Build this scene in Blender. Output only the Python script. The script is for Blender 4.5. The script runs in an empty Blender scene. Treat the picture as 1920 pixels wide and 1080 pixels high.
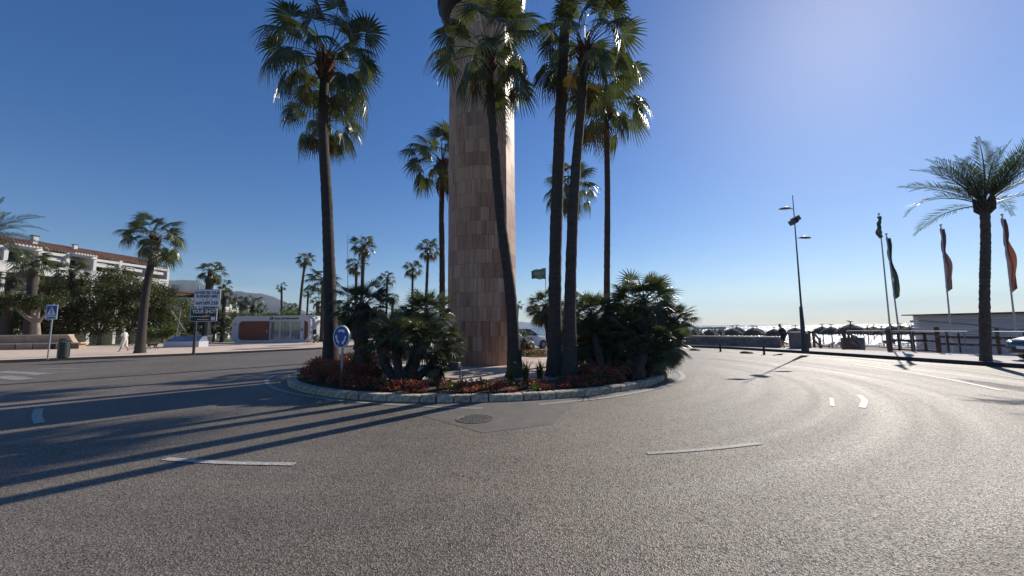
import bpy, bmesh, math, random
import numpy as np
from mathutils import Vector, Matrix, Euler, noise
from mathutils.geometry import tessellate_polygon

random.seed(7)
rng = np.random.default_rng(7)
S = bpy.context.scene
COL = S.collection
PI = math.pi
R = math.radians

# ------------------------------------------------------------------ camera
FPX, HEYE = 720.0, 1.6
PITCH = math.atan(73.9 / FPX)
ROLL = R(-0.59)
cam = bpy.data.cameras.new('camera')
cam.sensor_width = 36
cam.lens = 36 * FPX / 1920
cam.clip_start = 0.05
cam.clip_end = 60000
camo = bpy.data.objects.new('camera', cam)
COL.objects.link(camo)
camo.matrix_world = Matrix.Translation((0, 0, HEYE)) @ Matrix.Rotation(PI / 2 + PITCH, 4, 'X') @ Matrix.Rotation(ROLL, 4, 'Z')
S.camera = camo

# ------------------------------------------------------------------ sky and sun
SUN_AZ, SUN_EL = R(43.4), R(33.4)
world = bpy.data.worlds.new('World')
S.world = world
world.use_nodes = True
wn = world.node_tree.nodes
wl = world.node_tree.links
wn.clear()
sky = wn.new('ShaderNodeTexSky')
sky.sky_type = 'NISHITA'
sky.sun_disc = False
sky.sun_elevation = SUN_EL
sky.sun_rotation = SUN_AZ
sky.altitude = 0
sky.air_density = 1.0
sky.dust_density = 0.2
sky.ozone_density = 3.0
bg = wn.new('ShaderNodeBackground')
bg.inputs['Strength'].default_value = 0.083
wo = wn.new('ShaderNodeOutputWorld')
# thin high cirrus, drawn on the whole dome
tc = wn.new('ShaderNodeTexCoord')
mp = wn.new('ShaderNodeMapping')
mp.inputs['Scale'].default_value = (2.2, 2.2, 17)
nz = wn.new('ShaderNodeTexNoise')
nz.inputs['Scale'].default_value = 1.6
nz.inputs['Detail'].default_value = 6
cr = wn.new('ShaderNodeMapRange')
cr.inputs['From Min'].default_value = 0.50
cr.inputs['From Max'].default_value = 0.80
cr.inputs['To Max'].default_value = 0.4
sx = wn.new('ShaderNodeSeparateXYZ')
el = wn.new('ShaderNodeMapRange')
el.inputs['From Min'].default_value = 0.16
el.inputs['From Max'].default_value = 0.05
mu = wn.new('ShaderNodeMath'); mu.operation = 'MULTIPLY'
mxs = wn.new('ShaderNodeMix'); mxs.data_type = 'RGBA'
mxs.inputs['B'].default_value = (7.5, 8.2, 9.0, 1)
wl.new(tc.outputs['Generated'], mp.inputs['Vector'])
wl.new(mp.outputs['Vector'], nz.inputs['Vector'])
wl.new(nz.outputs['Fac'], cr.inputs['Value'])
wl.new(tc.outputs['Generated'], sx.inputs['Vector'])
wl.new(sx.outputs['Z'], el.inputs['Value'])
wl.new(cr.outputs['Result'], mu.inputs[0])
wl.new(el.outputs['Result'], mu.inputs[1])
wl.new(mu.outputs[0], mxs.inputs['Factor'])
hs = wn.new('ShaderNodeHueSaturation'); hs.inputs['Saturation'].default_value = 1.34; hs.inputs['Hue'].default_value = 0.511
wl.new(sky.outputs['Color'], hs.inputs['Color'])
wl.new(hs.outputs['Color'], mxs.inputs['A'])
wl.new(mxs.outputs['Result'], bg.inputs['Color'])
wl.new(bg.outputs['Background'], wo.inputs['Surface'])

SUNV = Vector((math.sin(SUN_AZ) * math.cos(SUN_EL), math.cos(SUN_AZ) * math.cos(SUN_EL), math.sin(SUN_EL)))
sl = bpy.data.lights.new('sun', 'SUN')
sl.energy = 4.6
sl.angle = R(0.53)
sl.color = (1.0, 0.92, 0.81)
so = bpy.data.objects.new('sun', sl)
COL.objects.link(so)
so.rotation_euler = SUNV.to_track_quat('Z', 'Y').to_euler()
so.location = (20, 20, 40)
S.view_settings.view_transform = 'Standard'
S.view_settings.look = 'None'
S.view_settings.gamma = 1
S.view_settings.exposure = 0.30
S.view_settings.use_curve_mapping = False

# ------------------------------------------------------------------ place helpers
_cp, _sp = math.cos(PITCH), math.sin(PITCH)
def ray(px, py):
    a = (px - 960) / FPX; b = (540 - py) / FPX
    x = a * math.cos(ROLL) - b * math.sin(ROLL)
    y = a * math.sin(ROLL) + b * math.cos(ROLL)
    return Vector((x, _cp - _sp * y, _sp + _cp * y))
def G(px, py, z=0.0):
    r = ray(px, py)
    return Vector((0, 0, HEYE)) + r * ((z - HEYE) / r.z)
def P(px, py, Y):
    r = ray(px, py)
    return Vector((0, 0, HEYE)) + r * (Y / r.y)

# ------------------------------------------------------------------ materials
MATS = {}
def nodemat(name):
    m = bpy.data.materials.new(name); m.use_nodes = True
    nt = m.node_tree
    b = nt.nodes['Principled BSDF']
    return m, nt, b
def N(nt, t, **kw):
    n = nt.nodes.new(t)
    for k, v in kw.items():
        if k in n.inputs: n.inputs[k].default_value = v
        else: setattr(n, k, v)
    return n
def c4(c, k=1.0): return (c[0] * k, c[1] * k, c[2] * k, 1)
def mat(name, col, rough=0.6, var=0.18, scale=6.0, bump=0.0, bscale=40.0, metal=0.0, col2=None, stretch=None, rnd=0.0, spec=0.5, coat=0.0, world_co=False):
    """plain surface: two-tone noise, fine relief, optional per-object variation"""
    if name in MATS: return MATS[name]
    m, nt, b = nodemat(name)
    L = nt.links.new
    if world_co:
        g = N(nt, 'ShaderNodeNewGeometry'); vec = g.outputs['Position']
    else:
        t = N(nt, 'ShaderNodeTexCoord'); vec = t.outputs['Object']
    if stretch:
        mpn = N(nt, 'ShaderNodeMapping'); mpn.inputs['Scale'].default_value = stretch
        L(vec, mpn.inputs['Vector']); vec = mpn.outputs['Vector']
    n1 = N(nt, 'ShaderNodeTexNoise', Scale=scale, Detail=6.0, Roughness=0.6)
    L(vec, n1.inputs['Vector'])
    rp = N(nt, 'ShaderNodeValToRGB')
    rp.color_ramp.elements[0].position = 0.3; rp.color_ramp.elements[1].position = 0.7
    c2 = col2 if col2 else col
    rp.color_ramp.elements[0].color = c4(col, 1 - var)
    rp.color_ramp.elements[1].color = c4(c2, 1 + var)
    L(n1.outputs['Fac'], rp.inputs['Fac'])
    out = rp.outputs['Color']
    if rnd > 0:
        oi = N(nt, 'ShaderNodeObjectInfo')
        mr = N(nt, 'ShaderNodeMapRange'); mr.inputs['To Min'].default_value = 1 - rnd; mr.inputs['To Max'].default_value = 1 + rnd
        L(oi.outputs['Random'], mr.inputs['Value'])
        vm = N(nt, 'ShaderNodeVectorMath', operation='SCALE')
        L(out, vm.inputs[0]); L(mr.outputs['Result'], vm.inputs['Scale'])
        out = vm.outputs['Vector']
    L(out, b.inputs['Base Color'])
    b.inputs['Roughness'].default_value = rough
    b.inputs['Metallic'].default_value = metal
    b.inputs['Specular IOR Level'].default_value = spec
    b.inputs['Coat Weight'].default_value = coat
    if bump > 0:
        n2 = N(nt, 'ShaderNodeTexNoise', Scale=bscale, Detail=4.0)
        L(vec, n2.inputs['Vector'])
        bp = N(nt, 'ShaderNodeBump', Strength=bump, Distance=0.02)
        L(n2.outputs['Fac'], bp.inputs['Height']); L(bp.outputs['Normal'], b.inputs['Normal'])
    MATS[name] = m
    return m
def leafmat(name, col, col2, rough=0.42, trans=0.3, tcol=None, scale=2.5, rnd=0.25, spec=0.5):
    if name in MATS: return MATS[name]
    m, nt, b = nodemat(name); L = nt.links.new
    g = N(nt, 'ShaderNodeNewGeometry')
    n1 = N(nt, 'ShaderNodeTexNoise', Scale=scale, Detail=3.0); L(g.outputs['Position'], n1.inputs['Vector'])
    rp = N(nt, 'ShaderNodeValToRGB')
    rp.color_ramp.elements[0].position = 0.35; rp.color_ramp.elements[1].position = 0.68
    rp.color_ramp.elements[0].color = c4(col); rp.color_ramp.elements[1].color = c4(col2)
    L(n1.outputs['Fac'], rp.inputs['Fac'])
    oi = N(nt, 'ShaderNodeObjectInfo')
    ad = N(nt, 'ShaderNodeMath', operation='ADD')
    L(oi.outputs['Random'], ad.inputs[0]); L(g.outputs['Random Per Island'], ad.inputs[1])
    mr = N(nt, 'ShaderNodeMapRange'); mr.inputs['From Max'].default_value = 2; mr.inputs['To Min'].default_value = 1 - rnd; mr.inputs['To Max'].default_value = 1 + rnd
    L(ad.outputs[0], mr.inputs['Value'])
    vm = N(nt, 'ShaderNodeVectorMath', operation='SCALE')
    L(rp.outputs['Color'], vm.inputs[0]); L(mr.outputs['Result'], vm.inputs['Scale'])
    L(vm.outputs['Vector'], b.inputs['Base Color'])
    b.inputs['Roughness'].default_value = rough
    b.inputs['Specular IOR Level'].default_value = spec
    tr = N(nt, 'ShaderNodeBsdfTranslucent')
    vt = N(nt, 'ShaderNodeVectorMath', operation='MULTIPLY')
    L(vm.outputs['Vector'], vt.inputs[0]); vt.inputs[1].default_value = tcol or (1.6, 2.0, 0.7)
    L(vt.outputs['Vector'], tr.inputs['Color'])
    mx = N(nt, 'ShaderNodeMixShader'); mx.inputs[0].default_value = trans
    L(b.outputs[0], mx.inputs[1]); L(tr.outputs[0], mx.inputs[2])
    L(mx.outputs[0], nt.nodes['Material Output'].inputs['Surface'])
    MATS[name] = m
    return m
def glassmat(name, col=(0.03, 0.04, 0.05), rough=0.05, spec=0.8):
    if name in MATS: return MATS[name]
    m, nt, b = nodemat(name); L = nt.links.new
    t = N(nt, 'ShaderNodeTexCoord')
    n = N(nt, 'ShaderNodeTexNoise', Scale=0.7); L(t.outputs['Object'], n.inputs['Vector'])
    bp = N(nt, 'ShaderNodeBump', Strength=0.05, Distance=0.05); L(n.outputs['Fac'], bp.inputs['Height']); L(bp.outputs['Normal'], b.inputs['Normal'])
    b.inputs['Base Color'].default_value = c4(col); b.inputs['Roughness'].default_value = rough
    b.inputs['Specular IOR Level'].default_value = spec
    MATS[name] = m
    return m

# ------------------------------------------------------------------ mesh builder
class MB:
    def __init__(s): s.v = []; s.f = []
    def add(s, vs, fs):
        o = len(s.v); s.v += [tuple(p) for p in vs]; s.f += [tuple(i + o for i in f) for f in fs]
        return s
    def box(s, c, d, rz=0.0, M=None):
        x, y, z = d[0] / 2, d[1] / 2, d[2] / 2
        vs = [Vector(p) for p in ((-x, -y, -z), (x, -y, -z), (x, y, -z), (-x, y, -z), (-x, -y, z), (x, -y, z), (x, y, z), (-x, y, z))]
        T = (M if M else Matrix.Rotation(rz, 4, 'Z'))
        vs = [T @ p + Vector(c) for p in vs]
        return s.add(vs, [(0, 3, 2, 1), (4, 5, 6, 7), (0, 1, 5, 4), (1, 2, 6, 5), (2, 3, 7, 6), (3, 0, 4, 7)])
    def bar(s, a, b, w, h=None):
        a = Vector(a); b = Vector(b); h = h or w
        d = b - a; q = d.to_track_quat('X', 'Z')
        return s.box((a + b) / 2, (d.length, w, h), M=q.to_matrix().to_4x4())
    def tube(s, path, rad, n=8, cap=True, flat=1.0):
        path = [Vector(p) for p in path]; k = len(path)
        if not hasattr(rad, '__len__'): rad = [rad] * k
        vs = []; fs = []
        up = Vector((0, 0, 1))
        d0 = (path[-1] - path[0]).normalized()
        if abs(d0.z) > 0.9: up = Vector((0, 1, 0))
        for i, p in enumerate(path):
            d = (path[min(i + 1, k - 1)] - path[max(i - 1, 0)]).normalized()
            x = d.cross(up).normalized(); y = x.cross(d).normalized()
            for j in range(n):
                a = 2 * PI * j / n
                vs.append(p + x * math.cos(a) * rad[i] + y * math.sin(a) * rad[i] * flat)
        for i in range(k - 1):
            for j in range(n):
                j2 = (j + 1) % n
                fs.append((i * n + j, i * n + j2, (i + 1) * n + j2, (i + 1) * n + j))
        if cap:
            fs.append(tuple(range(n))[::-1]); fs.append(tuple((k - 1) * n + j for j in range(n)))
        return s.add(vs, fs)
    def lathe(s, prof, c=(0, 0, 0), n=16, cap=True):
        vs = []; fs = []; k = len(prof)
        for r_, z in prof:
            for j in range(n):
                a = 2 * PI * j / n
                vs.append((c[0] + r_ * math.cos(a), c[1] + r_ * math.sin(a), c[2] + z))
        for i in range(k - 1):
            for j in range(n):
                j2 = (j + 1) % n
                fs.append((i * n + j, i * n + j2, (i + 1) * n + j2, (i + 1) * n + j))
        if cap:
            fs.append(tuple(range(n))[::-1]); fs.append(tuple((k - 1) * n + j for j in range(n)))
        return s.add(vs, fs)
    def prism(s, pts, z0, z1, top=True, bottom=False):
        n = len(pts)
        a = sum(pts[i][0] * pts[(i + 1) % n][1] - pts[(i + 1) % n][0] * pts[i][1] for i in range(n))
        if a < 0: pts = pts[::-1]
        vs = [(p[0], p[1], z0) for p in pts] + [(p[0], p[1], z1) for p in pts]
        fs = [(i, (i + 1) % n, n + (i + 1) % n, n + i) for i in range(n)]
        tri = tessellate_polygon([[Vector((p[0], p[1], 0)) for p in pts]])
        for t in tri:
            A, B, C = (Vector((pts[i][0], pts[i][1])) for i in t)
            if (B - A).cross(C - A) < 0: t = t[::-1]
            if top: fs.append(tuple(i + n for i in t))
            if bottom: fs.append(tuple(t[::-1]))
        return s.add(vs, fs)
    def sheet(s, pts, z):
        n = len(pts)
        vs = [(p[0], p[1], z) for p in pts]; fs = []
        for t in tessellate_polygon([[Vector((p[0], p[1], 0)) for p in pts]]):
            A, B, C = (Vector((pts[i][0], pts[i][1])) for i in t)
            fs.append(tuple(t[::-1]) if (B - A).cross(C - A) < 0 else tuple(t))
        return s.add(vs, fs)
    def mesh(s, name, m, smooth=None):
        me = bpy.data.meshes.new(name); me.from_pydata(s.v, [], s.f)
        if m: me.materials.append(m)
        if smooth is not None:
            me.shade_smooth(); me.set_sharp_from_angle(angle=R(smooth))
        me.update(); return me
    def build(s, name, m, parent=None, smooth=None, world=True, bevel=0):
        if parent is not None and world:
            inv = WM[parent.name].inverted()
            s.v = [tuple(inv @ Vector(p)) for p in s.v]
        me = s.mesh(name, m, smooth)
        if bevel > 0:
            bm = bmesh.new(); bm.from_mesh(me)
            bmesh.ops.bevel(bm, geom=[e for e in bm.edges if e.calc_length() > bevel * 3], offset=bevel, segments=1, affect='EDGES', clamp_overlap=True)
            bm.to_mesh(me); bm.free()
        return obj(name, me, parent)
WM = {}
def obj(name, me, parent=None, loc=None, rot=None, scale=None):
    o = bpy.data.objects.new(name, me); COL.objects.link(o)
    if parent is not None: o.parent = parent
    if loc is not None: o.location = loc
    if rot is not None: o.rotation_euler = rot
    if scale is not None: o.scale = (scale,) * 3 if not hasattr(scale, '__len__') else scale
    WM[o.name] = Matrix.LocRotScale(Vector(o.location), o.rotation_euler, Vector(o.scale)) if parent is None else WM[parent.name] @ Matrix.LocRotScale(Vector(o.location), o.rotation_euler, Vector(o.scale))
    return o
def thing(name, label, cat, loc=(0, 0, 0), rz=0.0, group=None):
    o = obj(name, None, None, loc, (0, 0, rz)); o.empty_display_size = 0.3
    return tag(o, label, cat, group)
def tag(o, label=None, cat=None, group=None, kind=None):
    if label: o['label'] = label
    if cat: o['category'] = cat
    if group: o['group'] = group
    if kind: o['kind'] = kind
    return o
def struct(o): o['kind'] = 'structure'; return o
def npmesh(name, V, F, m, smooth=False):
    me = bpy.data.meshes.new(name)
    V = np.asarray(V, dtype=np.float32); F = np.asarray(F, dtype=np.int32)
    me.vertices.add(len(V)); me.vertices.foreach_set('co', V.ravel())
    k = F.shape[1]
    me.loops.add(F.size); me.loops.foreach_set('vertex_index', F.ravel())
    me.polygons.add(len(F)); me.polygons.foreach_set('loop_start', np.arange(0, F.size, k, dtype=np.int32))
    me.update(calc_edges=True)
    if smooth: me.shade_smooth()
    me.materials.append(m); return me
def copy_thing(src, loc, rz=None, label=None, group=None, scale=None):
    c = src.copy(); COL.objects.link(c); c.location = loc
    if rz is not None: c.rotation_euler = (0, 0, rz)
    if scale is not None: c.scale = (scale,) * 3
    if label: c['label'] = label
    if group: c['group'] = group
    def kids(a, b, d):
        for ch in list(a.children):
            k = ch.copy(); COL.objects.link(k); k.parent = b
            if d < 2: kids(ch, k, d + 1)
    kids(src, c, 0)
    WM[c.name] = Matrix.LocRotScale(Vector(c.location), c.rotation_euler, Vector(c.scale))
    return c
def text_mesh(txt, size, m, bold=0.0, extrude=0.004, align='CENTER', sx=1.0, spacing=1.0):
    cu = bpy.data.curves.new('lettering', 'FONT'); cu.body = txt; cu.size = size
    cu.extrude = extrude; cu.offset = bold; cu.align_x = align; cu.align_y = 'CENTER'; cu.space_character = spacing
    cu.resolution_u = 3
    o = bpy.data.objects.new('lettering', cu); COL.objects.link(o)
    dg = bpy.context.evaluated_depsgraph_get(); dg.update()
    me = bpy.data.meshes.new_from_object(o.evaluated_get(dg))
    bpy.data.objects.remove(o); bpy.data.curves.remove(cu)
    for v in me.vertices: v.co.x *= sx
    me.materials.clear(); me.materials.append(m)
    return me
def smooth_path(pts, n=8):
    """Catmull-Rom through 2D/3D points"""
    pts = [Vector(p) for p in pts]; out = []
    for i in range(len(pts) - 1):
        p0 = pts[max(i - 1, 0)]; p1 = pts[i]; p2 = pts[i + 1]; p3 = pts[min(i + 2, len(pts) - 1)]
        for k in range(n):
            t = k / n
            out.append(0.5 * ((2 * p1) + (p2 - p0) * t + (2 * p0 - 5 * p1 + 4 * p2 - p3) * t * t + (3 * p1 - p0 - 3 * p2 + p3) * t ** 3))
    out.append(pts[-1]); return out
def ribbon(path, w0, w1, z):
    """ground band along a 2D path, from offset w0 to w1 on its left"""
    mb = MB(); path = [Vector((p[0], p[1])) for p in path]; k = len(path); vs = []
    for i, p in enumerate(path):
        d = (path[min(i + 1, k - 1)] - path[max(i - 1, 0)]).normalized(); n_ = Vector((-d.y, d.x))
        vs += [(*(p + n_ * w0), z), (*(p + n_ * w1), z)]
    fs = []
    for i in range(k - 1): 
        q = (2 * i, 2 * i + 2, 2 * i + 3, 2 * i + 1)
        fs.append(q if w1 > w0 else q[::-1])
    return mb.add(vs, fs)

# ------------------------------------------------------------------ ground materials
RC = Vector((-1.1, 15.05)); RR = 6.56
def asphalt():
    m, nt, b = nodemat('asphalt'); L = nt.links.new
    g = N(nt, 'ShaderNodeNewGeometry'); pos = g.outputs['Position']
    # aggregate
    vo = N(nt, 'ShaderNodeTexVoronoi', Scale=88.0); L(pos, vo.inputs['Vector'])
    vo2 = N(nt, 'ShaderNodeTexNoise', Scale=42.0, Detail=3.0, Roughness=0.7); L(pos, vo2.inputs['Vector'])
    bw = N(nt, 'ShaderNodeRGBToBW'); L(vo.outputs['Color'], bw.inputs[0])
    # large patches
    n1 = N(nt, 'ShaderNodeTexNoise', Scale=0.22, Detail=5.0, Roughness=0.55); L(pos, n1.inputs['Vector'])
    n2 = N(nt, 'ShaderNodeTexNoise', Scale=2.4, Detail=4.0); L(pos, n2.inputs['Vector'])
    # wheel tracks: rings round the island
    sb = N(nt, 'ShaderNodeVectorMath', operation='SUBTRACT'); L(pos, sb.inputs[0]); sb.inputs[1].default_value = (RC.x, RC.y, 0)
    ln = N(nt, 'ShaderNodeVectorMath', operation='LENGTH'); L(sb.outputs[0], ln.inputs[0])
    cb = N(nt, 'ShaderNodeCombineXYZ'); L(ln.outputs['Value'], cb.inputs['X'])
    sc = N(nt, 'ShaderNodeVectorMath', operation='SCALE'); L(pos, sc.inputs[0]); sc.inputs['Scale'].default_value = 0.06
    ad = N(nt, 'ShaderNodeVectorMath', operation='ADD'); L(cb.outputs[0], ad.inputs[0]); L(sc.outputs[0], ad.inputs[1])
    n3 = N(nt, 'ShaderNodeTexNoise', Scale=1.7, Detail=5.0, Roughness=0.62); L(ad.outputs[0], n3.inputs['Vector'])
    def mr(src, a, b_, c, d):
        x = N(nt, 'ShaderNodeMapRange'); x.inputs['From Min'].default_value = a; x.inputs['From Max'].default_value = b_
        x.inputs['To Min'].default_value = c; x.inputs['To Max'].default_value = d; L(src, x.inputs['Value']); return x.outputs['Result']
    def mul(a, b_):
        x = N(nt, 'ShaderNodeMath', operation='MULTIPLY'); L(a, x.inputs[0]); L(b_, x.inputs[1]); return x.outputs[0]
    k = mul(mul(mr(bw.outputs[0], 0.2, 0.85, 0.55, 1.5), mr(vo2.outputs['Fac'], 0.3, 0.7, 0.72, 1.3)),
            mul(mr(n1.outputs['Fac'], 0.3, 0.7, 0.84, 1.14), mul(mr(n3.outputs['Fac'], 0.3, 0.7, 0.86, 1.12), mr(n2.outputs['Fac'], 0.3, 0.7, 0.92, 1.07))))
    rp = N(nt, 'ShaderNodeValToRGB'); rp.color_ramp.elements[0].color = (0.132, 0.114, 0.093, 1); rp.color_ramp.elements[1].color = (0.165, 0.136, 0.105, 1)
    L(n1.outputs['Fac'], rp.inputs['Fac'])
    # fine cracks
    vc = N(nt, 'ShaderNodeTexVoronoi', Scale=0.16, feature='DISTANCE_TO_EDGE')
    nd = N(nt, 'ShaderNodeTexNoise', Scale=1.3, Detail=6.0); L(pos, nd.inputs['Vector'])
    sd = N(nt, 'ShaderNodeVectorMath', operation='SCALE'); L(nd.outputs['Color'], sd.inputs[0]); sd.inputs['Scale'].default_value = 1.6
    ac = N(nt, 'ShaderNodeVectorMath', operation='ADD'); L(pos, ac.inputs[0]); L(sd.outputs[0], ac.inputs[1]); L(ac.outputs[0], vc.inputs['Vector'])
    ck = mr(vc.outputs['Distance'], 0.0006, 0.003, 0.62, 1.0)
    k = mul(k, ck)
    vm = N(nt, 'ShaderNodeVectorMath', operation='SCALE'); L(rp.outputs['Color'], vm.inputs[0]); L(k, vm.inputs['Scale'])
    L(vm.outputs[0], b.inputs['Base Color'])
    sp_ = mr(bw.outputs[0], 0.2, 0.85, 0.12, 1.0); L(sp_, b.inputs['Specular IOR Level'])
    rr_ = mr(n3.outputs['Fac'], 0.3, 0.7, 0.55, 0.70); L(rr_, b.inputs['Roughness'])
    mix = N(nt, 'ShaderNodeMath', operation='MULTIPLY_ADD'); L(vo2.outputs['Fac'], mix.inputs[0]); mix.inputs[1].default_value = 0.45; L(vo.outputs['Distance'], mix.inputs[2])
    bp = N(nt, 'ShaderNodeBump', Strength=0.9, Distance=0.007); L(mix.outputs[0], bp.inputs['Height']); L(bp.outputs['Normal'], b.inputs['Normal'])
    return m
def seamat():
    m, nt, b = nodemat('sea_water'); L = nt.links.new
    g = N(nt, 'ShaderNodeNewGeometry')
    mpn = N(nt, 'ShaderNodeMapping'); mpn.inputs['Scale'].default_value = (1, 1, 1); mpn.inputs['Rotation'].default_value = (0, 0, R(-20)); L(g.outputs['Position'], mpn.inputs['Vector'])
    ms = N(nt, 'ShaderNodeMapping'); ms.inputs['Scale'].default_value = (0.35, 1.0, 1); L(mpn.outputs[0], ms.inputs['Vector'])
    n1 = N(nt, 'ShaderNodeTexNoise', Scale=0.35, Detail=6.0, Roughness=0.65); L(ms.outputs[0], n1.inputs['Vector'])
    bp = N(nt, 'ShaderNodeBump', Strength=1.0, Distance=1.6); L(n1.outputs['Fac'], bp.inputs['Height'])
    L(bp.outputs['Normal'], b.inputs['Normal'])
    b.inputs['Base Color'].default_value = (0.012, 0.05, 0.10, 1)
    b.inputs['Roughness'].default_value = 0.22; b.inputs['IOR'].default_value = 1.33
    return m
M_asph = asphalt()
M_paint = mat('road_paint', (0.25, 0.24, 0.22), 0.6, 0.15, 26, 0.5, 90, col2=(0.52, 0.51, 0.48), world_co=True)
M_paint_worn = mat('worn_road_paint', (0.14, 0.13, 0.12), 0.62, 0.15, 30, 0.5, 90, col2=(0.36, 0.35, 0.33), world_co=True)
M_pave = mat('pavement_tiles', (0.58, 0.46, 0.36), 0.8, 0.16, 1.2, 0.2, 30, world_co=True)
M_pave_pale = mat('pale_pavement', (0.42, 0.39, 0.37), 0.8, 0.14, 2.0, 0.2, 30, world_co=True)
M_terr = mat('terrace_stone', (0.52, 0.42, 0.34), 0.75, 0.12, 2.0, 0.15, 30, rnd=0.12)
M_kerb = mat('painted_kerb', (0.34, 0.285, 0.21), 0.85, 0.4, 9, 0.8, 26, rnd=0.2, col2=(0.46, 0.39, 0.29))
M_soil = mat('soil', (0.07, 0.045, 0.03), 0.95, 0.4, 8, 0.8, 20, world_co=True)
M_sand = mat('beach_sand', (0.27, 0.22, 0.17), 0.95, 0.2, 0.8, 0.6, 6, world_co=True)
M_grass = mat('lawn', (0.08, 0.10, 0.03), 0.9, 0.3, 1.5, 0.8, 30, world_co=True)
M_land = mat('land', (0.16, 0.14, 0.09), 0.95, 0.3, 0.02, 0, 1, world_co=True)
M_mount = mat('mountain', (0.06, 0.062, 0.05), 0.95, 0.5, 0.004, 0, 1, world_co=True)
M_white = mat('white_paint', (0.74, 0.73, 0.70), 0.6, 0.05, 2, 0.05, 30)
M_stone = mat('stone_wall', (0.30, 0.28, 0.25), 0.85, 0.3, 4, 0.5, 20, rnd=0.25)
M_metal = mat('galvanised', (0.25, 0.26, 0.28), 0.55, 0.1, 5, metal=0.5)
M_dark = mat('dark_metal', (0.045, 0.05, 0.058), 0.5, 0.15, 5)
M_black = mat('black_rubber', (0.02, 0.02, 0.022), 0.7, 0.2, 5)
M_wood = mat('brown_timber', (0.10, 0.058, 0.04), 0.75, 0.3, 4, 0.5, 14, stretch=(1, 1, 0.3), rnd=0.2)
M_thatch = mat('thatch', (0.11, 0.09, 0.065), 0.95, 0.4, 9, 1.0, 24, stretch=(3, 3, 0.6))
M_glass = glassmat('window_glass')

# ------------------------------------------------------------------ ground
KR = [(60, 3), (26, 5.5), (20.5, 9), (18.3, 12.4), (17.55, 14.5), (16.85, 18), (16.2, 21.3), (15.5, 23.5), (14.7, 26.2), (12.9, 28.9), (10.5, 31.6), (6.5, 34.6), (1, 37.5), (-4, 41), (-8, 47), (-10, 60), (-11, 120)]
OUT = [(60, 6.5), (29, 8.5), (24.6, 11), (22.4, 14), (21.2, 17.6), (19.8, 21.0), (18.2, 24.4), (16.6, 27.5), (14.2, 30.8), (11.6, 33.8), (7.5, 37.2), (2, 40.3), (-2, 44), (-5, 50), (-7, 60), (-7.5, 120)]
KL = [(-70, -6), (-45, 8.6), (-27.6, 20.9), (-22.2, 24.6), (-19.2, 27.4), (-16.2, 31.3), (-15.0, 34.5), (-14.7, 40), (-15.5, 60), (-17, 120)]
KRs = [tuple(p) for p in smooth_path(KR, 4)]; OUTs = [tuple(p) for p in smooth_path(OUT, 4)]; KLs = [tuple(p) for p in smooth_path(KL, 4)]
land = MB().sheet([(-14000, -3000), (60, -3000), (60, 6.4)] + OUTs[1:] + [(-7.5, 900), (-900, 5200), (-14000, 5200)], -0.03).build('ground', M_land); struct(land)
struct(MB().sheet([(-80, -60), (60, -60)] + KRs + KLs[::-1] + [(-80, -12)], 0.0).build('road', M_asph))
struct(MB().prism(KRs[::-1] + OUTs, -0.025, 0.14).build('seaside_promenade', M_pave_pale))
struct(MB().prism(KLs + [(-32, 120), (-34, 60), (-35.5, 47), (-60, 40), (-110, 30), (-110, -6)], -0.025, 0.14).build('plaza_pavement', M_pave))
struct(MB().sheet([(-34.8, 46.6), (-59, 40.5), (-100, 32), (-140, 60), (-100, 110), (-34, 110)], 0.0).build('lawn', M_grass))
# kerb lines
struct(ribbon(KLs, 0.0, -0.32, 0.144).build('left_kerb_top', M_pave_pale))
M_kdark = mat('shaded_kerb', (0.06, 0.058, 0.055), 0.9, 0.3, 3, 0.3, 20, world_co=True)  # shade on the kerb face, put into the colour as near black
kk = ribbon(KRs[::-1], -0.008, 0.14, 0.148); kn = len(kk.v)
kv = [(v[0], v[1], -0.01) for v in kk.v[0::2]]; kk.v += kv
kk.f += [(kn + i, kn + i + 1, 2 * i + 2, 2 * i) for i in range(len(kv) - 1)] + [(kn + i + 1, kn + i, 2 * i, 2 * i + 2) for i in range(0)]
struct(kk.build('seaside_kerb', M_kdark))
# beach: sloping sheet
bv = []; bf = []
n = len(OUTs)
for i, p in enumerate(OUTs):
    d = (Vector(OUTs[min(i + 1, n - 1)]) - Vector(OUTs[max(i - 1, 0)])).normalized(); nn = Vector((d.y, -d.x))
    base = Vector(p)
    tgt = Vector((0.62, 0.78))
    for k, (s_, z_) in enumerate(((0, -0.35), (14, -0.9), (30, -1.5), (60, -1.9), (72, -3.0))):
        q = base + tgt * s_
        bv.append((q.x, q.y, z_))
for i in range(n - 1):
    for k in range(4): bf.append((i * 5 + k, i * 5 + k + 1, (i + 1) * 5 + k + 1, (i + 1) * 5 + k))
beach = MB().add(bv, bf).build('beach', M_sand); struct(beach)
struct(MB().add([(p[0], p[1], z) for p in OUTs for z in (-0.5, 0.1)], [(2 * i + 1, 2 * i, 2 * i + 2, 2 * i + 3) for i in range(n - 1)]).build('promenade_edge', M_stone))
MB_sea = MB().sheet([(-6, -3000), (14000, -3000), (14000, 14000), (-900, 14000), (-7, 900), (-7, 100), (4, 62), (20, 60), (60, 40)], -2.2)
struct(MB_sea.build('sea', seamat()))

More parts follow.
